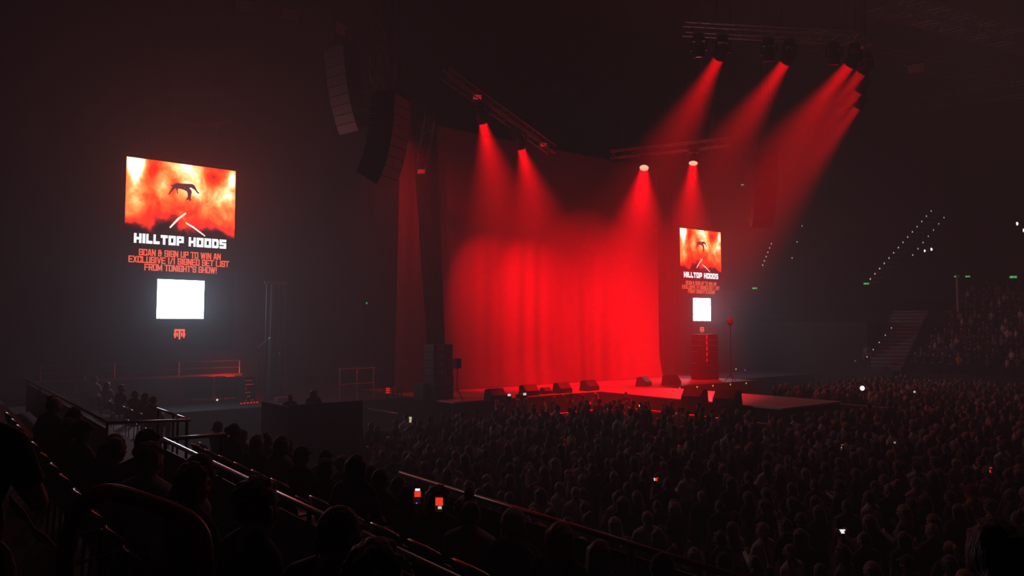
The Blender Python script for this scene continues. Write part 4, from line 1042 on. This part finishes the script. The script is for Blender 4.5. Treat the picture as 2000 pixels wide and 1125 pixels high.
def person(proto, hair, hcol, shirt, p, rz, label, group=None, sc=1.0, full=True, hatcol=None):
    P = PROTO[proto]
    root = bpy.data.objects.new('person', P['body']); COL.objects.link(root)
    root.location = p; root.rotation_euler = (0, 0, rz); root.scale = (sc, sc, sc)
    root.color = (*random.choice(SKIN), 1)
    tag(root, label, 'person', group)
    for key in ('shirt', 'trousers') + (('shoes',) if full else ()):
        c = bpy.data.objects.new(key, P[key]); COL.objects.link(c); c.parent = root
        c.color = (*(CLOTH[shirt] if key == 'shirt' else random.choice(TROU) if key == 'trousers' else (.02, .02, .02)), 1)
    if hair:
        c = bpy.data.objects.new('hat' if hair in ('cap', 'beanie') else 'hair', HAIR[hair]); COL.objects.link(c); c.parent = root
        c.matrix_local = P['head']; c.color = (*(CLOTH[hcol] if hair in ('cap', 'beanie') else HCOL[hcol]), 1)
    return root
HW = {'short': '{} short hair', 'cropped': '{} cropped hair', 'long': 'long {} hair', 'bob': 'a {} bob', 'ponytail': 'a {} ponytail', 'bun': '{} bun', 'curly': 'curly {} hair', 'cap': 'a {} cap', 'beanie': 'a {} beanie', None: 'bald head'}
PW = {'stand_m': '', 'stand_f': '', 'fold_m': ', arms folded', 'fold_f': '', 'raise_m': ', arm raised', 'cheer_f': ', arms raised', 'film_m': ', hands up', 'film_f': ', hand up'}
USED = set()
def hw(h, c): return HW[h].format(c) if h else 'bald head'
def place(proto, p, rz, where, group, sc=1.0, seated=False):
    for t in range(400):
        fem = proto in ('stand_f', 'fold_f', 'cheer_f', 'film_f', 'sit_f')
        h = random.choices(('long', 'bob', 'ponytail', 'bun', 'curly', 'beanie'), (6, 2, 3, 2, 1, .5))[0] if fem else random.choices(('short', 'cropped', 'curly', 'cap', 'beanie', None, 'long'), (7, 4, 1.2, 1.6, .8, .7, .7))[0]
        hc = random.choice(('black', 'charcoal', 'navy', 'white', 'olive', 'maroon')) if h in ('cap', 'beanie') else random.choices(list(HCOL), (3, 5, 4, 3, 1, 1))[0]
        s = random.choices(list(CLOTH), (9, 4, 4, 3.5, 3, 1.5, 1.2, 1.5, 1, 1, .8, .4, .7, 1))[0]
        top = 'top' if fem else 'shirt'
        lab = f"person with {hw(h, hc)}, {s} {top}{'' if seated else PW[proto]}, {where}".replace('a auburn', 'an auburn').replace('a olive', 'an olive')
        if t > 200: lab += ', ' + random.choice(('taller', 'shorter', 'slighter'))
        if lab not in USED: break
    USED.add(lab)
    return person(proto, h, hc, s, p, rz, lab, group, sc, full=seated)
# ---- chairs of the side terraces
def chair_proto():
    b = MB()
    vs, fs = [], []
    def sheet(fn, nu, nv, th):
        mb = MB(); A = [[Vector(fn(i/nu, j/nv)) for i in range(nu+1)] for j in range(nv+1)]
        vs = [p for r in A for p in r]; W = nu+1
        off = Vector(th); vs2 = [p + off for p in vs]; n = len(vs)
        fs = [(j*W+i, j*W+i+1, (j+1)*W+i+1, (j+1)*W+i) for j in range(nv) for i in range(nu)]
        fs += [tuple(n+k for k in reversed(f)) for f in fs]
        rim = [i for i in range(W)] + [j*W+nu for j in range(1, nv+1)] + [nv*W+i for i in range(nu-1, -1, -1)] + [j*W for j in range(nv-1, 0, -1)]
        for k in range(len(rim)):
            a, c = rim[k], rim[(k+1) % len(rim)]; fs.append((a, a+n, c+n, c))
        return mb.add(vs + vs2, fs)
    seat = sheet(lambda u, v: ((u-.5)*.44, -.2+.42*v, .43 + .03*(2*u-1)**2 - .02*math.sin(v*3.1)), 6, 5, (0, 0, .022)).mesh('seat', M['chair_plastic'], True)
    back = sheet(lambda u, v: ((u-.5)*(.44 - .05*v**4), -.21 - .10*v + .06*(2*u-1)**2, .52 + .36*v - .045*v*(abs(2*u-1)**3)), 8, 6, (0, -.02, 0)).mesh('backrest', M['chair_plastic'], True)
    trim = MB().tube([((u-.5)*.40, -.325 + .06*(2*u-1)**2, 0.886 - .045*(abs(2*u-1)**3)) for u in [k/10 for k in range(11)]], .013, 6).mesh('back_glint', M['seat_glint'], True)  # thin strip shaped as the highlight along the backrest top
    legs = []
    for s in (-1, 1):
        for f in (-1, 1): legs.append(MB().tube([(s*.19, .16*f, .44), (s*.20, .17*f-.01, .0)], .013, 6).mesh('leg', M['black_metal'], True))
    br = [MB().tube([(s*.2, -.20, .42), (s*.2, -.25, .62)], .013, 6).mesh('back_bracket', M['black_metal'], True) for s in (-1, 1)]
    return seat, back, trim, legs, br
CH = chair_proto()
def chair(p, rz, label, group, edge=True):
    r = empty('chair', p, rz, label, 'chair', group)
    link('seat', CH[0], r); bk = link('backrest', CH[1], r)
    if edge: link('back_glint', CH[2], bk)
    for m in CH[3]: link('leg', m, r)
    for m in CH[4]: link('back_bracket', m, r)
    return r
ROWZ = {1.15: 2.68, 2.78: 2.46, 3.62: 1.93, 4.55: 1.58}
def b_of(x, a):
    u = (x-1000)/FPX; return a*(-u*math.sin(YAW) + math.cos(YAW))/(u*math.cos(YAW) + math.sin(YAW))
RNAME = {1.15: 'behind the long steel rail', 2.78: 'just before the long steel rail', 3.62: 'two rows from dark red rail', 4.55: 'front row at dark red rail'}
near = {
    1.15: [(86, 'sit_lean'), (100, 'sit_f'), (118, 'sit_lean'), (140, 'sit_m'), (165, 'sit_m'), (190, 'sit_lean'), (215, 'sit_f'), (250, 'sit_lean'), (297, 'sit_m'), (335, 'sit_lean'), (380, 'sit_m'), (478, 'sit_f'), (585, 'sit_lean'), (715, 'sit_f')],
    2.78: [(690, 'sit_f')],
    3.62: [(452, 'sit_f'), (498, 'sit_f'), (545, 'sit_f'), (592, 'sit_m'), (640, 'sit_m'), (686, 'sit_f'), (745, 'sit_m'), (800, 'sit_film'), (858, 'sit_film'), (918, 'sit_m'), (968, 'sit_f'), (1082, 'sit_f')],
    4.55: [(430, 'sit_m'), (478, 'sit_m'), (520, 'sit_f'), (566, 'sit_m'), (618, 'sit_lean'), (664, 'sit_f'), (726, 'sit_m'), (780, 'sit_m'), (842, 'sit_f'), (902, 'sit_m'), (1010, 'sit_m'), (1158, 'sit_f'), (1288, 'sit_m'), (1392, 'sit_f')]}
special = {(1.15, 380): ('short', 'dark', 'charcoal', 'person with short dark hair in a charcoal shirt just beyond the brown hoop'),
           (1.15, 478): ('curly', 'dark', 'black', 'person with curly dark hair in a black top just behind the long rail'),
           (1.15, 585): ('cropped', 'dark', 'brown', 'person with cropped dark hair in a brown top leaning forward, at the bottom edge'),
           (1.15, 715): ('curly', 'black', 'navy', 'person with curly black hair in a navy top at the bottom edge'),
           (3.62, 1082): ('long', 'fair', 'charcoal', 'person with long fair hair in a charcoal top seated before the dark red rail'),
           (4.55, 1158): ('long', 'auburn', 'black', 'person with long auburn hair in a black top seated at the dark red rail'),
           (2.78, 690): ('long', 'black', 'black', 'person with long black hair, black top, seated at the end of the empty chairs')}
NIND = 0
chair_b = {a: [] for a in ROWZ}
for a, lst in near.items():
    prev = None
    for x, pr in sorted(lst, key=lambda t: -b_of(t[0], a)):
        b = b_of(x, a)
        if prev is not None and prev - b < .5: b = prev - .5
        prev = b; chair_b[a].append(b)
        p = (a, b, ROWZ[a]); rz = R_(-68 + random.uniform(-12, 10)); sc = random.uniform(.95, 1.03) * (.86 if a == 1.15 and x < 230 else .88 if a == 2.78 else 1)
        if (a, x) in special:
            h, hc, s, lab = special[(a, x)]; person(pr, h, hc, s, p, rz, lab, 'seated audience on the side terraces', sc); USED.add(lab)
        else: place(pr, p, rz, 'seated ' + RNAME[a], 'seated audience on the side terraces', sc, True)
        NIND += 1
for a in ROWZ:                                    # fill the rows with empty chairs between the people
    lo, hi = (.6, 12.3) if a < 2 else (1.0, 9.2)
    occ = list(chair_b[a]); b = hi; allb = [(q, True) for q in occ]
    while b > lo:
        if all(abs(b - q) >= .49 for q in occ): allb.append((b, False)); occ.append(b)
        b -= .12 if a != 2.78 else .13
    allb.sort(reverse=True)
    for k, (b, full) in enumerate(allb):
        n = k + 1; o = ordn[k] if k < 20 else 'twenty-' + ordn[k-20]
        chair((a, b, ROWZ[a]), R_(-90), f"{'occupied' if full else 'empty'} dark chair, {o} from the aisle, {RNAME[a]}", 'dark plastic chairs on the side terraces', edge=a > 2)
# people beyond the aisle
for k, (x, pr) in enumerate(((168, 'sit_m'), (190, 'sit_m'), (214, 'sit_m'), (238, 'sit_f'), (268, 'sit_m'), (284, 'sit_f'), (303, 'sit_m'))):
    a = 4.75; b = b_of(x, a); p = (a, b, 1.58)
    if k == 1: person(pr, 'cap', 'charcoal', 'cream', p, R_(-60), 'person in a charcoal cap and cream shirt, topmost of the group beyond the aisle', 'seated audience on the side terraces', 1.04)
    else: place(pr, p, R_(-60), 'seated beyond the aisle', 'seated audience on the side terraces', 1, True)
    chair(p, R_(-90), f'occupied dark chair, {ordn[k]} of the group beyond the aisle, from the big screen side', 'dark plastic chairs on the side terraces'); NIND += 1
# two large dark figures cut by the frame
q = pd(8, 740, 2.6)
big = person('stand_f', 'long', 'auburn', 'black', (q.x - .1, q.y + .02, 3.1), R_(-20), 'large dark person with long auburn hair and a shoulder strap, cut by the picture edge', None, .85)
stp = [pd(18, 968, 2.3), pd(24, 985, 2.27), pd(40, 1003, 2.25), pd(58, 1020, 2.24), pd(63, 1034, 2.24), pd(82, 1052, 2.23), pd(108, 1070, 2.22)]
smb = MB(); wd_ = (.004, .012, .014, .003, .008, .015, .004); vs = []
for p_, w_ in zip(stp, wd_): vs += [p_ + RV*w_*.7 + UP*w_*.7, p_ - RV*w_*.7 - UP*w_*.7]
vs += [v + FH*.004 for v in vs]; n_ = 2*len(stp)
fs = []
for k in range(len(stp)-1):
    a_, b_, c_, d_ = 2*k, 2*k+1, 2*k+3, 2*k+2
    fs += [(a_, b_, c_, d_), (a_+n_, d_+n_, c_+n_, b_+n_), (a_, d_, d_+n_, a_+n_), (b_, b_+n_, c_+n_, c_)]
fs += [(0, n_, n_+1, 1), (n_-2, n_-1, 2*n_-1, 2*n_-2)]
inv = Matrix.LocRotScale(big.location, big.rotation_euler, big.scale).inverted()
st_ = MB().add([inv @ v for v in vs], fs).build('shoulder_strap', M['strap'], big)
q = pd(1945, 1002, 2.35)
person('stand_m', 'short', 'black', 'navy', (q.x, q.y, 2.35), R_(-50), 'large blurred dark person in a navy shirt at the bottom picture corner', None, 1.0)
NIND += 2
# ---- crew in the pit, on the side platform, on the stairs
def crew(x, z, b, pr, h, hc, s, lab, rz, sc=1.0):
    p = pb(x, 700, b); person(pr, h, hc, s, (p.x, p.y, z), R_(rz), lab, None, sc)
crew(984, 0, 24.9, 'film_m', 'cap', 'black', 'black', 'camera operator in a black cap at the pit camera nearest the tripod stand', 10)
crew(1026, 0, 24.8, 'film_m', 'short', 'black', 'charcoal', 'camera operator with short black hair at the second pit camera', 10)
for k, (x, b, pr) in enumerate(((1060, 25.0, 'stand_m'), (1082, 24.6, 'fold_m'), (1115, 25.2, 'film_f'), (1138, 24.5, 'stand_m'), (1163, 25.0, 'fold_f'))):
    p = pb(x, 700, b); place(pr, (p.x, p.y, 0), R_(random.uniform(-40, 40)), 'in the pit below the stage', 'pit crew below the stage')
crew(1222, 0, 24.3, 'fold_m', 'short', 'black', 'black', 'guard in black beside the near thrust side, arms folded', 120)
vp = empty('viewing_platform', (9.3, 21.9, 0), 0, 'small black viewing platform on the floor below the side platform', 'platform')
MB().box((-1.1, -1.1, 1.02), (1.1, 1.1, 1.12)).build('deck', M['stage_skirt'], vp)
for sx in (-1, 1):
    for sy in (-1, 1): MB().box((sx*1.0-.05, sy*1.0-.05, 0), (sx*1.0+.05, sy*1.0+.05, 1.02)).build('leg', M['black_metal'], vp)
MB().box((-1.14, -1.16, .02), (1.14, -1.11, 2.52)).build('front_board', M['stage_skirt'], vp)
MB().box((-1.16, -1.10, .02), (-1.11, 1.1, 2.46)).build('side_board', M['stage_skirt'], vp)
person('film_f', 'long', 'fair', 'black', (9.35, 21.9, 1.12), R_(-25), 'person with long fair hair in black standing on the small viewing platform, hand up', None, .98)
person('stand_m', 'short', 'grey', 'charcoal', (8.75, 22.25, 1.12), R_(-25), 'person with short grey hair standing low behind the viewing platform boards', None, .90)
p = pd(1700, 713, 51.0); person('stand_m', 'short', 'brown', 'slate', (p.x - .4, p.y, 1.9 - .0), R_(100), 'steward in a dusty blue shirt standing at the foot of the far stairs', None, 1.02)
NIND += 12
def tv_camera(p, rz, label):
    r = empty('video_camera', p, rz, label, 'camera')
    for k in range(3):
        a = 2*math.pi*k/3; MB().tube([(0, 0, 1.45), (math.cos(a)*.5, math.sin(a)*.5, .02)], .025, 6).build('tripod_leg', M['black_metal'], r)
    MB().box((-.08, -.08, 1.42), (.08, .08, 1.55)).build('pan_head', M['black_metal'], r)
    MB().box((-.12, -.3, 1.55), (.12, .25, 1.85), bev=.02).build('body', M['black_paint'], r)
    MB().tube([(0, .25, 1.70), (0, .55, 1.70), (0, .62, 1.70)], [.09, .09, .11], 14).build('lens_barrel', M['black_metal'], r)
    v = MB().box((-.10, -.36, 1.80), (.08, -.30, 1.94)).build('viewfinder', M['black_metal'], r)
    MB().box((-.08, -.366, 1.82), (.06, -.36, 1.92)).build('viewfinder_screen', LED_W2, v)
for x, b, lab in ((990, 25.6, 'video camera on a tripod in the pit nearest the tripod stand'), (1020, 25.5, 'second video camera on a tripod in the pit, with a lit viewfinder')):
    p = pb(x, 700, b); tv_camera((p.x, p.y, 0), R_(-20), lab)

# ---- phones
def phone(p, yaw, label, scr, land=False, s=1.0, lamp=None, bars=None):
    r = empty('mobile_phone', p, yaw, label, 'phone', 'phones held up in the crowd')
    w, h = (.078*s, .16*s) if not land else (.16*s, .078*s)
    MB().box((-w/2, 0, -h/2), (w/2, .009, h/2), bev=.003).build('body', M['black_paint'], r)
    MB().box((-w*.46, -.001, -h*.46), (w*.46, 0, h*.46)).build('screen', scr, r)
    if bars:
        for (x0, z0, x1, z1, m) in bars: MB().box((w*x0, -.002, h*z0), (w*x1, -.001, h*z1)).build('screen_image', m, r)
    if lamp: MB().ellipsoid((0, .012, h*.35), (.012*s, .006, .012*s), 8, 6).build('torch', lamp, r)
S_RED = emat('phone_red', (1, .05, .02), .9); S_WHITE = emat('phone_white', (.95, 1, 1), 1.0); S_YEL = emat('phone_yellow', (.8, .85, .5), .7); S_ORG = emat('phone_orange', (1, .3, .1), 1.6); S_DARK = emat('phone_dark', (.05, .01, .015), .3); S_GRY = emat('phone_grey', (.5, .5, .45), .5)
FACE = -YAW
# ---- the standing crowd on the floor
def in_floor(a, b):
    if a < 6.3 or a > 49.5 or b > 22.7 or b < -11: return False
    if 24.1 < a < 34.5 and b > 14.6: return False
    if a < 8.3 and b > 12.5: return False
    if 7.9 < a < 10.7 and b > 20.3: return False
    if a < 9.4 and b > 16.5 and random.random() < .8: return False
    return True
pts = []; extra = []
bb = -11.0; row = 0
while bb < 22.9:
    aa = 6.4 + (.3 if row % 2 else 0)
    while aa < 49.6:
        a = aa + random.uniform(-.17, .17); b = bb + random.uniform(-.19, .19)
        if in_floor(a, b) and random.random() > .08:
            pr = proj((a, b, 1.6))
            if pr and -30 < pr[0] < 2050 and pr[1] < 1180: pts.append((pr[2], a, b, pr[0], pr[1]))
            elif pr and 500 < pr[0] < 3000 and pr[1] < 1700: extra.append((a, b))
        aa += .70
    bb += .74; row += 1
pts.sort()
print('floor crowd in frame', len(pts), 'individuals so far', NIND)
def zone(d, a, b, x):
    if b > 20.5: w = 'at the stage front barrier'
    elif a < 9.5 and b > 12: w = 'below the side platform'
    elif a < 8.2: w = 'just past the dark red rail'
    elif 20 < a < 25 and b > 13: w = 'beside the thrust'
    elif d < 11.5: w = 'in the closest standing rows'
    elif d < 14: w = 'several rows into the floor'
    elif d < 17: w = 'half-way across the floor'
    else: w = 'deep in the floor crowd'
    if x > 1650: w += ', far-stand side'
    return w
FLOOR_N = 298 - NIND
reserved = []           # people tied to a phone or a gesture: (pixel x, pixel y of the head top, pose, hair, colour, shirt, label)
resv = [(1068, 823, 'stand_f', 'ponytail', 'brown', 'mustard', 'person in a bright mustard top near the stage barrier'),
        (1266, 800, 'cheer_f', 'long', 'dark', 'black', 'person with both bare arms raised high beside the thrust'),
        (1272, 950, 'film_m', 'short', 'black', 'black', 'person filming with a lit phone in the middle of the floor'),
        (1635, 1052, 'film_m', 'cropped', 'black', 'charcoal', 'person holding up the bright white phone near the bottom edge'),
        (1245, 806, 'film_m', 'short', 'dark', 'charcoal', 'person holding the orange-glowing phone beside the thrust'),
        (796, 833, 'film_m', 'short', 'brown', 'grey', 'person holding the pale yellow phone near the side platform'),
        (1636, 886, 'film_f', 'long', 'brown', 'black', 'person holding a tiny lit phone right of the floor middle'.replace('right of', 'beyond')),
        (1742, 878, 'film_m', 'cap', 'black', 'navy', 'person in a navy shirt and black cap holding a dim phone'),
        (1926, 932, 'film_f', 'bun', 'brown', 'grey', 'person with a bun in a grey top holding a small red phone')]
phones = {2: ('mobile phone showing a half white, half red picture in the middle of the floor', S_RED, True, [(-.5, -.4, 0, .4, S_WHITE)], None), 3: ('bright white phone screen near the bottom edge', S_WHITE, True, [(-.08, -.5, -.02, -.1, S_DARK)], None),
          4: ('orange glowing phone beside the thrust', S_ORG, True, None, None), 5: ('pale yellow phone screen near the side platform', S_YEL, False, None, None), 6: ('tiny warm phone screen beyond the floor middle', S_ORG, False, None, None), 7: ('tiny dim phone screen under a black cap', S_GRY, True, None, None), 8: ('small red phone screen towards the picture edge', S_RED, False, None, None)}
taken = []
for k, (x, y, pr, h, hc, s, lab) in enumerate(resv):
    p = pz(x, y, 1.72)
    a, b = p.x, p.y
    if k in phones:                             # put the person so that the raised hands meet the phone's place in the picture
        q = pz(x, y - 14, 1.66); a, b = q.x - .0, q.y - .42
    taken.append((a, b)); rz = R_(random.uniform(-8, 8)) if k not in phones else R_(-14)
    person(pr, h, hc, s, (a, b, 0), rz, lab, 'standing crowd on the floor'); USED.add(lab)
    if k in phones:
        pl_, scr, land, bars, lamp = phones[k]
        c, s_ = math.cos(rz), math.sin(rz)
        off = Vector((.0 if pr == 'film_m' else .075, .425, 1.645)); off = Vector((off.x*c - off.y*s_, off.x*s_ + off.y*c, off.z))
        phone(Vector((a, b, 0)) + off, FACE, pl_, scr, land, {2: .85, 3: .85, 4: 1.0, 5: 1.25, 6: .6, 7: .7, 8: .75}[k], lamp, bars)
    FLOOR_N -= 1
for (x, d, z_, lab, bars) in ((814, None, None, 'phone filming the red stage, held up in the seats, nearer the chairs', [(-.3, -.05, .5, .3, S_RED), (-.2, .32, .4, .46, S_WHITE), (-.1, -.45, .1, -.38, LED_B)]), (857, None, None, 'phone filming the red stage, held up in the seats, nearer the rail', [(-.4, -.1, .5, .36, S_RED), (-.1, -.3, .35, -.14, S_YEL)])):
    k = 800 if x == 814 else 858
    b0 = b_of(k, 3.62); q = pd(x, 969 if x == 814 else 984, 6.25 if x == 814 else 6.0)
    phone(q, FACE, lab, S_DARK, False, .85, None, bars)
poses = ('stand_m', 'stand_f', 'fold_m', 'fold_f', 'raise_m', 'film_m', 'film_f')
rest = []
for d, a, b, x, y in pts:
    if any((a-t[0])**2 + (b-t[1])**2 < .36 for t in taken): continue
    if FLOOR_N > 0:
        pr = random.choices(poses, (9, 7, 6, 5, .5, .6, .5))[0]
        place(pr, (a, b, 0), R_(random.uniform(-28, 22)) - R_(8), zone(d, a, b, x), 'standing crowd on the floor', random.uniform(.92, 1.05)); FLOOR_N -= 1
    else: rest.append((a, b))
print('rest of floor crowd', len(rest))
# ---- far crowd: one object each, real figures
def low_figure(seated):
    mb = MB(); tags_ = []
    def done(t): tags_.extend([t]*(len(mb.v)-len(tags_)))
    dz = -.41 if seated else 0
    mb.ellipsoid((0, .01, 1.62+dz), (.077, .095, .11), 8, 6); done(0)
    mb.ellipsoid((0, -.02, 1.645+dz), (.088, .10, .105), 8, 6); done(2)
    rings = [(.15, .10, .9), (.15, .1, 1.05), (.19, .115, 1.3), (.20, .10, 1.4), (.07, .06, 1.48), (.05, .05, 1.52)]
    prof = []
    n = 8; vs = []; fs = []
    for rx, ry, z in rings:
        for k in range(n): a = 2*math.pi*k/n; vs.append((rx*math.cos(a), ry*math.sin(a), z+dz))
    for i in range(len(rings)-1):
        for k in range(n): fs.append((i*n+k, i*n+(k+1) % n, (i+1)*n+(k+1) % n, (i+1)*n+k))
    mb.add(vs, fs); done(1)
    for s in (-1, 1):
        mb.tube([(s*.2, 0, 1.4+dz), (s*.24, .02, 1.13+dz)], [.05, .04], 5); done(1)
        mb.tube([(s*.24, .02, 1.13+dz), (s*.15, .24, 1.1+dz)], [.04, .03], 5); done(0)
        if seated: mb.tube([(s*.1, 0, .54), (s*.13, .43, .53), (s*.13, .4, .04)], [.09, .06, .05], 5)
        else: mb.tube([(s*.095, 0, .92), (s*.11, .01, .48), (s*.12, 0, .0)], [.09, .06, .05], 5)
        done(3)
    return np.array([tuple(v) for v in mb.v]), mb.f, np.array(tags_)
mc, nt_, bs = nmat('crowd_colour'); ca = nt_.nodes.new('ShaderNodeVertexColor'); ca.layer_name = 'Col'
nt_.links.new(ca.outputs['Color'], bs.inputs['Base Color']); bs.inputs['Roughness'].default_value = .85
def crowd(name, where, seated, label, rzf):
    V, F, T = low_figure(seated); n = len(V); VV, FF, CC = [], [], []
    cl = list(CLOTH.values()); hl = list(HCOL.values())
    for i, (x, y, z) in enumerate(where):
        a = rzf() ; c, s = math.cos(a), math.sin(a); k = NPR.uniform(.92, 1.06)
        R = np.array([[c, -s, 0], [s, c, 0], [0, 0, 1]])
        VV.append((V*k) @ R.T + np.array([x, y, z]))
        FF += [tuple(j + i*n for j in f) for f in F]
        pal = np.array([SKIN[NPR.randint(len(SKIN))], cl[NPR.choice(len(cl), p=CP)], hl[NPR.randint(len(hl))], TROU[NPR.randint(4)]]); CC.append(pal[T])
    me = bpy.data.meshes.new(name); me.from_pydata(np.concatenate(VV).tolist(), [], FF)
    me.polygons.foreach_set('use_smooth', [True]*len(me.polygons))
    at = me.color_attributes.new('Col', 'FLOAT_COLOR', 'POINT'); C4 = np.ones((len(me.vertices), 4), np.float32); C4[:, :3] = np.concatenate(CC)
    at.data.foreach_set('color', C4.ravel()); me.materials.append(mc); me.update()
    return tag(link(name, me), label, 'crowd', None, 'stuff')
CP = np.array([9, 4, 4, 3.5, 3, 1.5, 1.2, 1.5, 1, 1, .8, .4, .7, 1]); CP = CP/CP.sum()
fl_pts = [(a, b, 0) for a, b in rest + extra]
crowd('crowd', fl_pts, False, 'far part of the standing crowd, from beside the thrust to the far stand', lambda: R_(NPR.uniform(-30, 35)))
seats = []
for k in range(NST):
    b = -10.5
    while b < 22.6:
        if NPR.uniform() < .9: seats.append((FA0 + k*.78 + .42 + NPR.uniform(-.05, .05), b + NPR.uniform(-.06, .06), FZ0 + .30 + k*.42))
        b += .53
crowd('crowd', seats, True, 'tight rows of seated audience filling the far stand beside its stairs', lambda: R_(NPR.uniform(20, 75)))
seats = []
for k in range(16):
    b = -8.0
    while b < 16.5:
        if NPR.uniform() < .6: seats.append((62.0 + k*.85 + .45, b, 7.8 + k*.46))
        b += .55
crowd('crowd', seats, True, 'dim seated audience high in the upper tier', lambda: R_(NPR.uniform(30, 75)))
for (x, y, z, lab, s, m) in ((1684, 760, 2.05, 'brilliant white phone torch shining in the far crowd', .10, emat('torch', (1, 1, .95), 5.0)), (1895, 682, None, 'white phone torch among the far seated audience', .055, LED_W), (1786, 767, 1.75, 'faint phone torch in the far floor crowd', .05, LED_W2)):
    p = pz(x, y, z) if z else pd(x, y, 50.0)
    r = empty('mobile_phone', p, FACE, lab, 'phone', 'phone torches in the far crowd')
    MB().box((-.04, .0, -.08), (.04, .01, .08), bev=.003).build('body', M['black_paint'], r); MB().ellipsoid((0, -.01, .04), (s, .02, s), 10, 8).build('torch', m, r, True)
